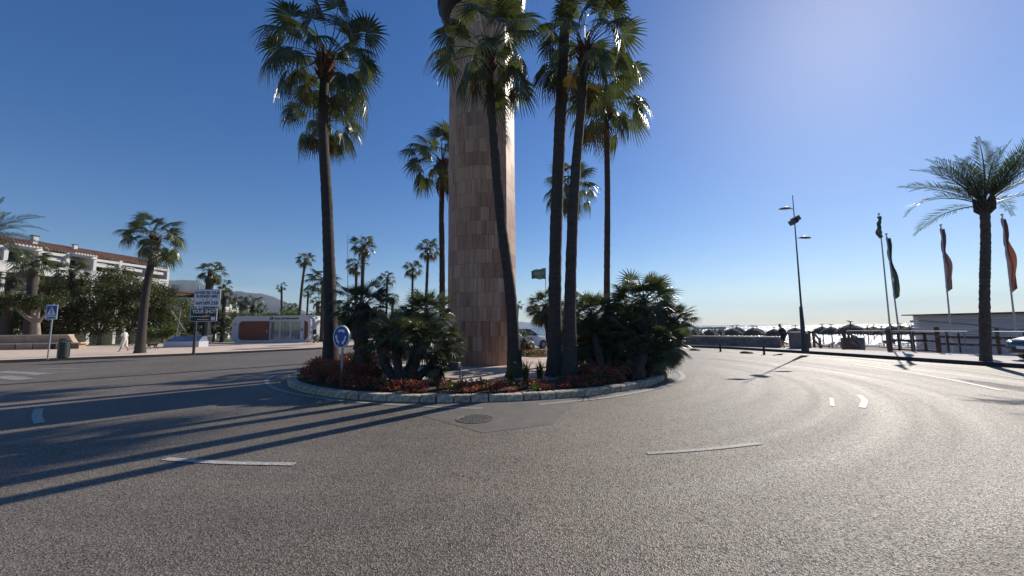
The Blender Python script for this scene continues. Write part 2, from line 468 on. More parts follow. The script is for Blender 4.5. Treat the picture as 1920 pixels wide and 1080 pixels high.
# ------------------------------------------------------------------ mountains
def ridge(name, prof, D, depth, seed, zb=-5):
    px = [p[0] for p in prof]; py = [p[1] for p in prof]
    nx, ny = 150, 16; V = []; F = []
    for i in range(nx):
        x = px[0] + (px[-1] - px[0]) * i / (nx - 1)
        y = np.interp(x, px, py)
        top = P(x, y, D)
        az = Vector((top.x, top.y)); L_ = az.length; az = az.normalized()
        for j in range(ny):
            t = j / (ny - 1)
            d_ = L_ - depth * 0.55 + depth * t
            h = math.sin(min(t / 0.55, 1) * PI / 2) if t <= 0.55 else math.cos((t - 0.55) / 0.45 * PI / 2)
            q = az * d_
            nn = noise.fractal(Vector((q.x, q.y, seed * 99)) / 700, 0.9, 2.2, 5)
            z = top.z * h * (1 + 0.5 * nn * (1 - h * 0.85)) + 26 * nn * h * (0.3 + h)
            V.append((q.x, q.y, zb + max(z, 0) * (D and 1)))
    for i in range(nx - 1):
        for j in range(ny - 1):
            a = i * ny + j; F.append((a, a + ny, a + ny + 1, a + 1))
    return struct(MB().add(V, F).build(name, M_mount, smooth=80))
ridge('mountain_range', [(-500, 560), (-200, 500), (100, 500), (240, 505), (300, 522), (322, 529), (350, 531), (370, 529), (400, 541), (425, 543), (445, 540), (480, 549), (520, 564), (560, 583), (600, 600), (650, 612), (700, 617)], 4600, 2600, 1)
ridge('far_hills', [(560, 616), (640, 606), (760, 598), (860, 601), (930, 603), (965, 603), (990, 605), (1005, 602), (1025, 602), (1060, 606), (1100, 609), (1150, 611)], 11000, 2500, 2)

# the air between here and the mountains
hz = bpy.data.materials.new('haze'); hz.use_nodes = True; hn = hz.node_tree; hn.nodes.clear()
hv = N(hn, 'ShaderNodeVolumePrincipled', Density=6.5e-5, Anisotropy=0.2); hv.inputs['Color'].default_value = (0.6, 0.78, 1.0, 1)
ho = N(hn, 'ShaderNodeOutputMaterial'); hn.links.new(hv.outputs[0], ho.inputs['Volume'])
hb = MB().box((0, 5000, 380), (29000, 19000, 780)).build('haze', hz); hb['kind'] = 'stuff'; hb['label'] = 'thin blue haze over the bay and mountains'
# ------------------------------------------------------------------ vegetation materials
ML_wash = leafmat('fan_palm_leaf', (0.052, 0.066, 0.028), (0.115, 0.13, 0.06), 0.32, 0.28, tcol=(1.3, 1.4, 0.75), rnd=0.35)
ML_old = leafmat('old_palm_leaf', (0.10, 0.085, 0.035), (0.17, 0.12, 0.05), 0.6, 0.25, tcol=(1.3, 1.2, 0.7), rnd=0.3)
ML_dwarf = leafmat('dwarf_palm_leaf', (0.062, 0.078, 0.04), (0.145, 0.16, 0.085), 0.34, 0.26, tcol=(1.3, 1.4, 0.75), rnd=0.35)
ML_date = leafmat('date_palm_leaf', (0.035, 0.05, 0.03), (0.07, 0.085, 0.045), 0.45, 0.25)
ML_tree = leafmat('tree_leaf', (0.045, 0.055, 0.022), (0.14, 0.135, 0.06), 0.5, 0.3, scale=0.7, rnd=0.45)
ML_shrub = leafmat('shrub_leaf', (0.06, 0.085, 0.025), (0.12, 0.14, 0.045), 0.5, 0.3, scale=1.0, rnd=0.4)
ML_red = leafmat('red_bedding_leaf', (0.13, 0.028, 0.02), (0.34, 0.10, 0.065), 0.5, 0.3, tcol=(1.6, 0.9, 0.7), scale=1.2, rnd=0.45)
ML_grn = leafmat('bedding_green_leaf', (0.05, 0.07, 0.02), (0.14, 0.14, 0.05), 0.5, 0.3, scale=2.0, rnd=0.4)
ML_skirt = leafmat('dead_dwarf_leaf', (0.04, 0.032, 0.018), (0.10, 0.075, 0.04), 0.6, 0.2, tcol=(1.2, 1.1, 0.8), rnd=0.4)
M_trunk = mat('palm_trunk', (0.062, 0.05, 0.042), 0.9, 0.35, 5, 0.9, 22, stretch=(1, 1, 2.5), rnd=0.15)
M_boot = mat('palm_boots', (0.15, 0.06, 0.035), 0.85, 0.4, 9, 0.8, 20)
M_petiole = mat('leaf_stalk', (0.07, 0.075, 0.03), 0.5, 0.2, 5)
M_bark = mat('tree_bark', (0.20, 0.17, 0.13), 0.9, 0.3, 5, 0.6, 20)
M_dtrunk = mat('shaggy_trunk', (0.055, 0.04, 0.03), 0.95, 0.45, 14, 1.0, 30)

def fan_leaf(seed, petl, Rb, nseg, spread, pitch, droop, free=0.55, fold=0.35, bend=25, pw=0.018):
    rg = random.Random(seed)
    V = []; F = []
    # stalk
    p = Vector((0, 0, 0)); a = R(pitch); ns = 5; pts = [p.copy()]
    for k in range(ns):
        p = p + Vector((math.cos(a), 0, math.sin(a))) * petl / ns; pts.append(p.copy()); a -= R(bend) / ns
    for k, q in enumerate(pts):
        w = pw * (1.3 - 0.6 * k / ns)
        V += [tuple(q + Vector((0, -w, 0))), tuple(q + Vector((0, w, 0))), tuple(q + Vector((0, 0, -w * 1.2)))]
    for k in range(ns):
        o = 3 * k
        F += [(o, o + 1, o + 4, o + 3), (o + 1, o + 2, o + 5, o + 4), (o + 2, o, o + 3, o + 5)]
    E_ = pts[-1]; a -= R(bend) * 0.4
    d = Vector((math.cos(a), 0, math.sin(a))); nrm = Vector((-math.sin(a), 0, math.cos(a))); y = Vector((0, 1, 0))
    tw = R(rg.uniform(-28, 28)); y = (y * math.cos(tw) + nrm * math.sin(tw)); nrm = d.cross(y) * -1 if d.cross(y).z < 0 else d.cross(y)
    sp = R(spread); T = (0.04, 0.34, free, free + (1 - free) * 0.35, free + (1 - free) * 0.7, 1.0)
    for i in range(nseg):
        an = -sp + 2 * sp * i / (nseg - 1) + rg.uniform(-0.012, 0.012)
        L = Rb * (0.66 + 0.34 * math.cos(an * 0.75)) * rg.uniform(0.93, 1.07)
        dr = d * math.cos(an) + y * math.sin(an); tg = -d * math.sin(an) + y * math.cos(an)
        half = math.tan(sp / nseg) * 1.02; o = len(V); dk = droop * rg.uniform(0.7, 1.35)
        for t in T:
            w = L * min(t, free) * half
            if t > free: w *= (1 - (t - free) / (1 - free)) ** 0.7 * 0.8
            q = E_ + dr * L * t
            q = q - nrm * (fold * abs(math.sin(an)) ** 1.3 * L * t * t * 0.9) + nrm * (0.10 * L * t * (1 - t))
            if t > free * 0.6:
                u = (t - free * 0.6) / (1 - free * 0.6)
                q = q - Vector((0, 0, dk * L * u ** 1.8)) - dr * (dk * 0.35 * L * u ** 2)
            V += [tuple(q - tg * w), tuple(q + nrm * w * 0.55), tuple(q + tg * w)]
        for k in range(len(T) - 1):
            b_ = o + 3 * k
            F += [(b_, b_ + 1, b_ + 4, b_ + 3), (b_ + 1, b_ + 2, b_ + 5, b_ + 4)]
    return np.array(V), F
def leafmesh(name, VF, m):
    me = bpy.data.meshes.new(name); me.from_pydata(VF[0].tolist(), [], VF[1]); me.materials.append(m); me.update(); return me

WASH = []      # (pitch, mesh)
for pi_, pt in enumerate((82, 60, 40, 20, 0, -20, -42)):
    for s_ in range(2):
        WASH.append((pt, leafmesh('fan_palm_frond', fan_leaf(10 * pi_ + s_, 1.36 + 0.16 * s_, 0.94, 25, 116, pt, 0.22 + 0.004 * (60 - pt), 0.5, 0.36, 30), ML_wash)))
WOLD = [(-50, leafmesh('dry_frond', fan_leaf(90 + s_, 0.85, 1.0, 20, 75, -48, 0.30, 0.5, 0.6, 22), ML_old)) for s_ in range(2)]
WSM = []
for pi_, pt in enumerate((78, 52, 28, 4, -24)):
    WSM.append((pt, leafmesh('small_fan_frond', fan_leaf(200 + pi_, 1.25, 0.95, 15, 116, pt, 0.26, 0.5, 0.38, 30, 0.03), ML_wash)))
DWF = []
for pi_, pt in enumerate((80, 58, 36, 14, -8, -32)):
    for s_ in range(2):
        DWF.append((pt, leafmesh('dwarf_palm_frond', fan_leaf(300 + 10 * pi_ + s_, 0.46 + 0.12 * s_, 0.40, 17, 108, pt, 0.05, 0.40, 0.25, 12, 0.008), ML_dwarf)))
def pinnate(seed, L, pitch, bend, nl=34, ll=0.42):
    rg = random.Random(seed); V = []; F = []
    a = R(pitch); p = Vector((0, 0, 0)); k = 16; pts = [p.copy()]; dirs = []
    for i in range(k):
        d = Vector((math.cos(a), 0, math.sin(a))); dirs.append(d); p = p + d * L / k; pts.append(p.copy()); a -= R(bend) / k * (0.4 + 1.2 * i / k)
    dirs.append(dirs[-1])
    for i, q in enumerate(pts):
        w = 0.035 * (1.1 - i / k)
        V += [tuple(q + Vector((0, -w, 0))), tuple(q + Vector((0, w, 0))), tuple(q + Vector((0, 0, -w)))]
    for i in range(k):
        o = 3 * i; F += [(o, o + 1, o + 4, o + 3), (o + 1, o + 2, o + 5, o + 4), (o + 2, o, o + 3, o + 5)]
    for i in range(nl):
        t = 0.14 + 0.85 * i / nl; f = t * k; j = int(f); fr = f - j
        q = pts[j].lerp(pts[j + 1], fr); d = dirs[j]; nrm = Vector((-d.z, 0, d.x))
        l = ll * (0.45 + 0.9 * math.sin(min(t * 1.15, 1) * PI) ** 0.6) * rg.uniform(0.85, 1.15)
        if t > 0.85: l *= 0.75
        for s_ in (-1, 1):
            dd = (d * (0.75 + 0.5 * t) + Vector((0, s_, 0)) * 0.75 + nrm * rg.uniform(0.15, 0.55)).normalized()
            tip = q + dd * l - Vector((0, 0, 0.12 * l)); mid = q + dd * l * 0.45; w = 0.026
            o = len(V); V += [tuple(q), tuple(mid + d * w), tuple(tip), tuple(mid - d * w * 0.6)]
            F.append((o, o + 1, o + 2, o + 3))
    return np.array(V), F
DATE = []
for pi_, pt in enumerate((84, 70, 54, 38, 22)):
    for s_ in range(2):
        DATE.append((pt, leafmesh('date_palm_frond', pinnate(400 + 10 * pi_ + s_, 2.9, pt, 22 + 16 * s_ + (84 - pt) * 0.9, 46, 0.44), ML_date)))

def place_fronds(parent, head, protos, count, scale, pmax=85, pmin=-45, seed=0, tilt=0.1, name='frond', power=1.0, wind=(0, 0)):
    rg = random.Random(seed); a = rg.uniform(0, 6)
    for k in range(count):
        t = (k + 0.5) / count
        pitch = pmax + (pmin - pmax) * t ** power
        c = sorted(protos, key=lambda q: abs(q[0] - pitch) + rg.uniform(0, 7))[0]
        a += 2.39996 + rg.uniform(-0.25, 0.25)
        dz = R(pitch - c[0])
        o = bpy.data.objects.new(name, c[1]); COL.objects.link(o); o.parent = parent
        o.location = head
        o.rotation_euler = (Matrix.Rotation(wind[0], 3, 'Y') @ Matrix.Rotation(a, 3, 'Z') @ Matrix.Rotation(-dz + rg.uniform(-tilt, tilt), 3, 'Y') @ Matrix.Rotation(rg.uniform(-0.5, 0.5), 3, 'X')).to_euler()
        s_ = scale * rg.uniform(0.82, 1.1) * (0.78 if t < 0.10 else 1)
        o.scale = (s_,) * 3
def trunk_mesh(path, r0, r1, flare=1.7, n=14, step=0.16, seed=0, rough=0.04):
    sp = smooth_path(path, 12); L = [0]
    for i in range(1, len(sp)): L.append(L[-1] + (sp[i] - sp[i - 1]).length)
    T = L[-1]; k = max(int(T / step), 6); P_ = []; Rr = []
    rg = random.Random(seed)
    for i in range(k + 1):
        s_ = T * i / k
        j = max(0, min(len(L) - 2, next((q for q in range(len(L) - 1) if L[q + 1] >= s_ - 1e-6), len(L) - 2)))
        fr = (s_ - L[j]) / max(L[j + 1] - L[j], 1e-6)
        P_.append(sp[j].lerp(sp[j + 1], fr))
        r_ = r0 + (r1 - r0) * (s_ / T)
        r_ *= 1 + (flare - 1) * math.exp(-s_ / 0.55)
        r_ *= 1 + rg.uniform(-rough, rough) + (0.03 if i % 2 else -0.02)
        Rr.append(r_)
    return MB().tube(P_, Rr, n)
def washingtonia(label, base, pts, r0, r1, crown, count, group=None, seed=0, small=False, boots=True, dry=3, pmin=-45, name='fan_palm', flare=1.8, wind=(0, 0)):
    """base: ground point; pts: world points up the trunk, the last the crown's heart"""
    base = Vector(base); t = thing(name, label, 'palm tree', base, 0, group)
    if small: count = int(count * .8)
    path = [base - Vector((0, 0, 0.1))] + [Vector(p) for p in pts]
    trunk_mesh(path, r0, r1, flare, 14 if not small else 8, 0.16 if not small else 0.5, seed).build('trunk', M_trunk, t, smooth=50)
    head = Vector(pts[-1]) - base
    k = crown / 2.15
    if boots:
        rg = random.Random(seed); mb = MB()
        for i in range(26 if not small else 8):
            a = i * 2.4; z = -0.75 * k + 0.8 * k * (i / (26 if not small else 8)); r_ = r1 * 1.15 + 0.03
            q = head + Vector((math.cos(a) * r_ * 0.7, math.sin(a) * r_ * 0.7, z))
            mb.tube([q, q + Vector((math.cos(a) * 0.10, math.sin(a) * 0.10, 0.16)) * k, q + Vector((math.cos(a) * 0.2, math.sin(a) * 0.2, 0.34)) * k], [0.075 * k, 0.06 * k, 0.02], 5)
        mb.build('leaf_boots', M_boot, t, world=False)
    place_fronds(t, head, WSM if small else WASH, count, k, 84, pmin, seed, wind=wind, power=1.25)
    if dry: place_fronds(t, head - Vector((0, 0, 0.25 * k)), WOLD, dry, k, -45, -62, seed + 5, name='dry_frond')
    return t
# ------------------------------------------------------------------ roundabout island
ZT = 0.15
def ringpts(r_, n=72, c=RC): return [(c.x + r_ * math.cos(2 * PI * i / n), c.y + r_ * math.sin(2 * PI * i / n)) for i in range(n)]
kerb = struct(obj('roundabout_kerb', None, None, (RC.x, RC.y, 0)))
nb = 108
kb = []
for v in range(4):
    da = 2 * PI / nb; ga = 0.0011 + 0.0007 * v; mb = MB()
    vs = []
    for (r_, z) in ((RR, 0.0), (RR, 0.12), (RR - 0.025, 0.145), (RR - 0.24, 0.145), (RR - 0.24, 0.0)):
        for a in (-da / 2 + ga, 0, da / 2 - ga):
            vs.append((r_ * math.cos(a), r_ * math.sin(a), z + (0.003 * (v - 1.5) if z > 0.1 else 0)))
    fs = []
    for i in range(4):
        for j in range(2): fs.append((3 * i + j, 3 * i + j + 1, 3 * i + j + 4, 3 * i + j + 3))
    fs += [(0, 3, 6, 9, 12), (14, 11, 8, 5, 2)]
    kb.append(mb.add(vs, fs).mesh('kerb_stone', M_kerb))
for i in range(nb):
    o = obj('kerb_stone', kb[(i * 7 + i // 3) % 4], kerb, (random.uniform(-0.008, 0.008), random.uniform(-0.008, 0.008), 0), (0, 0, 2 * PI * i / nb))
struct(MB().prism(ringpts(RR - 0.2), 0.0, 0.105).build('planting_soil', M_soil))
# bare apron between kerb and the painted line
def edge_line(pxs, w, name, m, z=0.008):
    path = smooth_path([G(*p).to_2d() for p in pxs], 8)
    return struct(ribbon(path, -w / 2, w / 2, z).build(name, m))
edge_line([(560, 696), (530, 701), (508, 707), (500, 716), (512, 727), (545, 737), (600, 746.5), (650, 753), (720, 758), (790, 762), (850, 765), (905, 766)], 0.13, 'painted_line', M_paint_worn)
edge_line([(1010, 759), (1070, 753), (1130, 747), (1180, 739), (1225, 730), (1262, 719), (1280, 708), (1276, 699), (1262, 693), (1240, 688)], 0.14, 'painted_line', M_paint_worn)
# paved terrace in slabs round the column
terr = struct(obj('island_terrace', None, None, (RC.x, RC.y, 0)))
MB().prism(ringpts(4.55), 0.0, ZT - 0.012).build('terrace_bed', M_stone, terr)
cell = 0.92
ti = 0
ang = R(24)
for i in range(-6, 7):
    for j in range(-6, 7):
        x, y = i * cell, j * cell
        cs = [(x + a * cell / 2 * 0.985, y + b_ * cell / 2 * 0.985) for a, b_ in ((-1, -1), (1, -1), (1, 1), (-1, 1))]
        if max(math.hypot(*c) for c in cs) > 4.75: continue
        cs = [(RC.x + c[0] * math.cos(ang) - c[1] * math.sin(ang), RC.y + c[0] * math.sin(ang) + c[1] * math.cos(ang)) for c in cs]
        MB().prism(cs, ZT - 0.02, ZT + random.uniform(0, 0.004)).build('paving_slab', M_terr, terr); ti += 1

# ------------------------------------------------------------------ monument column
CC = Vector((-1.25, 16.1)); CR = 1.43
def colmat():
    m, nt, b = nodemat('travertine'); L = nt.links.new
    t = N(nt, 'ShaderNodeNewGeometry'); oi = N(nt, 'ShaderNodeObjectInfo')
    sc = N(nt, 'ShaderNodeVectorMath', operation='SCALE'); sc.inputs['Scale'].default_value = 37
    cb = N(nt, 'ShaderNodeCombineXYZ'); rm = N(nt, 'ShaderNodeMath', operation='MULTIPLY_ADD'); L(oi.outputs['Random'], rm.inputs[0]); rm.inputs[1].default_value = 7.0; L(t.outputs['Random Per Island'], rm.inputs[2]); rf_ = N(nt, 'ShaderNodeMath', operation='FRACT'); L(rm.outputs[0], rf_.inputs[0]); L(rf_.outputs[0], cb.inputs[0]); L(rf_.outputs[0], cb.inputs[2]); L(cb.outputs[0], sc.inputs[0])
    ad = N(nt, 'ShaderNodeVectorMath', operation='ADD'); L(t.outputs['Position'], ad.inputs[0]); L(sc.outputs[0], ad.inputs[1])
    mpn = N(nt, 'ShaderNodeMapping'); mpn.inputs['Scale'].default_value = (9, 9, 0.5); L(ad.outputs[0], mpn.inputs['Vector'])
    n1 = N(nt, 'ShaderNodeTexNoise', Scale=1.0, Detail=6.0, Roughness=0.7); L(mpn.outputs[0], n1.inputs['Vector'])
    rp = N(nt, 'ShaderNodeValToRGB'); e = rp.color_ramp.elements
    e[0].position = 0.0; e[0].color = (0.20, 0.085, 0.048, 1); e[1].position = 1; e[1].color = (0.62, 0.43, 0.30, 1)
    x = e.new(0.35); x.color = (0.36, 0.185, 0.115, 1)
    x = e.new(0.7); x.color = (0.50, 0.31, 0.205, 1)
    # taller courses are a paler stone
    sz = N(nt, 'ShaderNodeSeparateXYZ'); L(t.outputs['Position'], sz.inputs[0])
    hz = N(nt, 'ShaderNodeMapRange'); hz.inputs['From Min'].default_value = 6.5; hz.inputs['From Max'].default_value = 9.5; hz.inputs['To Max'].default_value = 0.28; L(sz.outputs['Z'], hz.inputs['Value'])
    ml = N(nt, 'ShaderNodeMath', operation='MULTIPLY_ADD'); L(rf_.outputs[0], ml.inputs[0]); ml.inputs[1].default_value = 0.5; L(hz.outputs[0], ml.inputs[2])
    m2 = N(nt, 'ShaderNodeMath', operation='MULTIPLY_ADD'); L(n1.outputs['Fac'], m2.inputs[0]); m2.inputs[1].default_value = 1.5; L(ml.outputs[0], m2.inputs[2])
    m3 = N(nt, 'ShaderNodeMath', operation='SUBTRACT'); L(m2.outputs[0], m3.inputs[0]); m3.inputs[1].default_value = 0.50
    L(m3.outputs[0], rp.inputs['Fac']); L(rp.outputs[0], b.inputs['Base Color'])
    b.inputs['Roughness'].default_value = 0.6
    bp = N(nt, 'ShaderNodeBump', Strength=0.35, Distance=0.01); L(n1.outputs['Fac'], bp.inputs['Height']); L(bp.outputs[0], b.inputs['Normal'])
    return m
M_trav = colmat()
mon = thing('monument_column', 'tall column clad in brown travertine slabs on the roundabout island, dark bronze drum on top', 'monument', (CC.x, CC.y, ZT))
A0, A1 = R(150), R(318)          # the clad arc facing the road
corner = Vector((math.cos(A1), math.sin(A1))) * CR
send = Vector((1.42, 0.28))
def section(off=0.0):
    pts = []
    for i in range(25):
        a = A0 + (A1 - A0) * i / 24; pts.append(((CR + off) * math.cos(a), (CR + off) * math.sin(a)))
    pts.append((send.x + off, send.y)); 
    for i in range(1, 9):
        a = R(20) + (A0 - R(20)) * i / 9; pts.append(((CR + off) * math.cos(a), (CR + off) * math.sin(a)))
    return pts
HC = 15.2
MB().prism(section(-0.035), -0.05, HC).build('core', mat('mortar', (0.10, 0.075, 0.06), 0.95, 0.2, 8), mon, world=False)
rows = 27; rh = HC / rows
made = 0
upper = MB()
rg = random.Random(3)
AV0 = R(176)
for r_ in range(rows):
    z0, z1 = r_ * rh + 0.004, (r_ + 1) * rh - 0.004
    a = AV0 - rg.uniform(0, 0.12)
    end = A1
    while a < end - 0.02:
        w = rg.choice((0.18, 0.24, 0.3, 0.36, 0.44)) / CR
        b_ = min(a + w, end)
        if end - b_ < 0.10: b_ = end
        mb = MB(); k = 3; off = rg.uniform(-0.003, 0.004); vs = []
        for q in range(k + 1):
            t = a + 0.003 + (b_ - a - 0.006) * q / k
            for rr2 in (CR + off, CR - 0.034):
                for z in (z0, z1): vs.append((rr2 * math.cos(t), rr2 * math.sin(t), z))
        fs = []
        for q in range(k):
            o = 4 * q; fs += [(o, o + 4, o + 5, o + 1), (o + 1, o + 5, o + 7, o + 3), (o + 2, o, o + 4, o + 6)[::-1]]
        fs += [(0, 1, 3, 2), (4 * k, 4 * k + 2, 4 * k + 3, 4 * k + 1)]
        fs = list(fs)
        if made < 290:
            mb.add(vs, fs).build('stone_slab', M_trav, mon, world=False); made += 1
        else: upper.add(vs, fs)
        a = b_
    # lit strip behind the corner
    dv = (send - corner); L_ = dv.length; dn = dv.normalized(); nn = Vector((dn.y, -dn.x)); s_ = 0.0
    cut = [0, L_ * rg.uniform(0.4, 0.6), L_]
    for q in range(2):
        p0 = corner + dn * (cut[q] + 0.003); p1 = corner + dn * (cut[q + 1] - 0.003); off = rg.uniform(-0.002, 0.004)
        sl_ = MB().prism([tuple(p0 + nn * off), tuple(p1 + nn * off), tuple(p1 - nn * 0.03), tuple(p0 - nn * 0.03)], z0, z1)
        if made < 290: sl_.build('stone_slab', M_trav, mon, world=False); made += 1
        else: upper.add(sl_.v, sl_.f)
tag(upper.build('upper_slabs', M_trav, mon, world=False), kind='stuff')
# the slabs of the back, joined
mb = MB()
for r_ in range(rows):
    z0, z1 = r_ * rh + 0.004, (r_ + 1) * rh - 0.004; a = R(24); 
    while a < AV0 - 0.14:
        b_ = min(a + 0.27, AV0 - 0.13)
        vs = []
        for t in (a + 0.003, b_ - 0.003):
            for rr2 in (CR, CR - 0.034): vs.append((rr2 * math.cos(t), rr2 * math.sin(t)))
        mb.prism([vs[0], vs[2], vs[3], vs[1]], z0, z1); a = b_
tag(mb.build('back_slabs', M_trav, mon, world=False), kind='stuff')
M_bronze = mat('dark_bronze', (0.035, 0.04, 0.04), 0.45, 0.3, 3, 0.3, 8, metal=0.6)
cz = HC + 0.0
MB().lathe([(1.3, cz), (1.6, cz + 0.05), (1.86, cz + 0.3), (1.97, cz + 0.75), (2.0, cz + 1.3), (1.95, cz + 2.1), (1.8, cz + 2.9), (1.45, cz + 3.6), (0.9, cz + 4.1), (0.3, cz + 4.25)], n=40).build('bronze_drum', M_bronze, mon, smooth=40, world=False)
mb = MB()
for i in range(20):
    a = 2 * PI * i / 20
    mb.tube([(1.88 * math.cos(a), 1.88 * math.sin(a), cz + 0.36), (1.99 * math.cos(a), 1.99 * math.sin(a), cz + 0.9), (1.98 * math.cos(a), 1.98 * math.sin(a), cz + 1.6), (1.85 * math.cos(a), 1.85 * math.sin(a), cz + 2.7)], 0.035, 6)
mb.build('drum_ribs', M_bronze, mon, world=False)

# ------------------------------------------------------------------ big fan palms of the island
PG = 'tall fan palms on the roundabout island'
def onray(px, py, Y): return P(px, py, Y)
def ZG(v, z=0.13): return Vector((v[0], v[1], z))
washingtonia('tall fan palm left of the column, behind the round blue sign', ZG((-6.25, 13.4)), [onray(619, 560, 13.4), onray(613, 380, 13.4), onray(606, 240, 13.4), onray(610, 112, 13.4)], 0.22, 0.15, 2.45, 34, PG, 1, dry=2)
washingtonia('fan palm whose trunk leans across the right side of the column', ZG(P(966, 705, 11.5)), [onray(958, 560, 11.5), onray(938, 400, 11.5), onray(925, 250, 11.5), onray(915, 100, 11.5)], 0.18, 0.115, 1.95, 34, PG, 2, dry=3)
washingtonia('tallest fan palm right of the column, crown above the picture edge', ZG(P(1041, 705, 11.7)), [onray(1041, 500, 11.7), onray(1049, 260, 11.7), onray(1062, 0, 11.7), onray(1068, -230, 11.7)], 0.2, 0.165, 2.15, 32, PG, 3, dry=2)
washingtonia('fan palm leaning right close against the tallest palm', ZG(P(1068, 704, 11.1)), [onray(1070, 520, 11.1), onray(1078, 340, 11.1), onray(1090, 200, 11.1), onray(1098, 92, 11.1)], 0.18, 0.125, 1.95, 34, PG, 4, dry=3)
washingtonia('fan palm rising behind the big dwarf palm clump, rightmost slender trunk of the island', ZG(P(1138, 690, 17.5)), [onray(1138, 520, 17.5), onray(1139, 350, 17.5), onray(1136, 190, 17.5)], 0.15, 0.13, 2.5, 34, PG, 5, dry=3)
washingtonia('fan palm half hidden behind the left edge of the column', ZG(P(829, 660, 19.5)), [onray(829, 500, 19.5), onray(828, 400, 19.5), onray(830, 305, 19.5)], 0.155, 0.13, 2.3, 32, PG, 6, dry=3)
washingtonia('fan palm with lower crown directly behind the tall left palm', ZG(P(622, 660, 19.0)), [onray(618, 500, 19), onray(612, 350, 19), onray(607, 225, 19)], 0.17, 0.14, 2.3, 28, PG, 7, dry=6, pmin=-55)
washingtonia('far fan palm with sunlit crown seen between the two right trunks', (3.3, 27.5, 0.0), [onray(1068, 520, 27.5), onray(1067, 430, 27.5), onray(1067, 352, 27.5)], 0.17, 0.14, 2.45, 34, PG, 8, dry=4)

# ------------------------------------------------------------------ dwarf fan palms
def dwarf(label, base, heads, count, seed, group='dwarf fan palms on the island', name='dwarf_fan_palm', tr=0.13, pmin=-60):
    base = Vector(base); base.z = 0.13; t = thing(name, label, 'palm', base, 0, group)
    for i, (hp, r_) in enumerate(heads):
        h = Vector(hp)
        mid = base.lerp(h, 0.5) + Vector(((h.x - base.x) * 0.12, 0, -0.1))
        mb = trunk_mesh([base + Vector((random.uniform(-.1, .1), random.uniform(-.1, .1), -0.05)), mid, h], tr, tr * 1.05, 1.2, 9, 0.08, seed + i, 0.16)
        mb.build('trunk', M_dtrunk, t, smooth=None)
        tot = sum(q[1] ** 2 for q in heads)
        nf = int(min(count * len(heads), 296) * r_ ** 2 / tot)
        place_fronds(t, h - base, DWF, nf, r_ / 0.94, 80, pmin, seed * 7 + i, 0.2, power=0.9)
        # skirt of dead leaves under the living head
        rg = random.Random(seed * 3 + i); sk = MB(); ax_ = (h - base)
        for k in range(170):
            a = rg.uniform(0, 2 * PI); z = -rg.uniform(0.0, r_ * 0.55); d = Vector((math.cos(a), math.sin(a), 0)); s_ = Vector((-d.y, d.x, 0)) * rg.uniform(.012, .03)
            p0 = ax_ + Vector((0, 0, z)) + d * tr * .6; l = r_ * rg.uniform(.35, .62)
            p1 = p0 + d * l * .55 - Vector((0, 0, l * .15)); p2 = p0 + d * l * .85 - Vector((0, 0, l * .8))
            sk.add([p0 - s_ * .5, p0 + s_ * .5, p1 + s_, p1 - s_, p2], [(0, 1, 2, 3), (3, 2, 4)])
        tag(sk.build('dead_leaf_skirt', ML_skirt, t, world=False), kind='stuff')
    return t
def H(px, py, Y, rpx): return (P(px, py, Y), rpx / FPX * Y * 1.03)
dwarf('upright dwarf palm with single shaggy trunk behind the round blue sign', G(683, 712, .13), [H(680, 574, 12.6, 66)], 80, 21, tr=0.22)
dwarf('wide dwarf palm clump left of the column, several leaning trunks in a V', G(755, 722, .13), [H(742, 626, 10.8, 56), H(793, 636, 10.6, 60), H(800, 592, 11.8, 62), H(838, 645, 11.3, 50), H(712, 636, 11.6, 46)], 58, 22, tr=0.11, pmin=-32)
dwarf('small dwarf palm sucker under the left clump beside the dark floodlight', G(820, 716, .13), [H(818, 684, 10.6, 34)], 40, 23, tr=0.08)
dwarf('slim dwarf palm with bare trunk just left of the tallest palm', G(1036, 698, .13), [H(1024, 574, 15.5, 46)], 70, 24, tr=0.12)
dwarf('dwarf palm left part of the big right hand clump, beside the twin trunks', G(1130, 712, .13), [H(1108, 592, 13.4, 66), H(1092, 640, 13.2, 52), H(1140, 645, 12.8, 60), H(1110, 678, 12.4, 40)], 72, 25, tr=0.12)
dwarf('largest dwarf palm of the island with tall round head, right clump', G(1195, 712, .13), [H(1207, 566, 13.2, 76), H(1188, 622, 12.6, 66), H(1165, 600, 13.8, 56), H(1180, 668, 12.0, 50)], 73, 26, tr=0.13)
dwarf('outermost dwarf palm leaning over the right kerb of the island', G(1215, 706, .13), [H(1262, 600, 13.0, 46), H(1246, 645, 12.2, 50), H(1222, 665, 12.0, 50)], 88, 27, tr=0.1)
dwarf('small round dwarf palm behind the column near the white car', P(978, 668, 21), [H(982, 636, 20.5, 27)], 40, 28, tr=0.1)

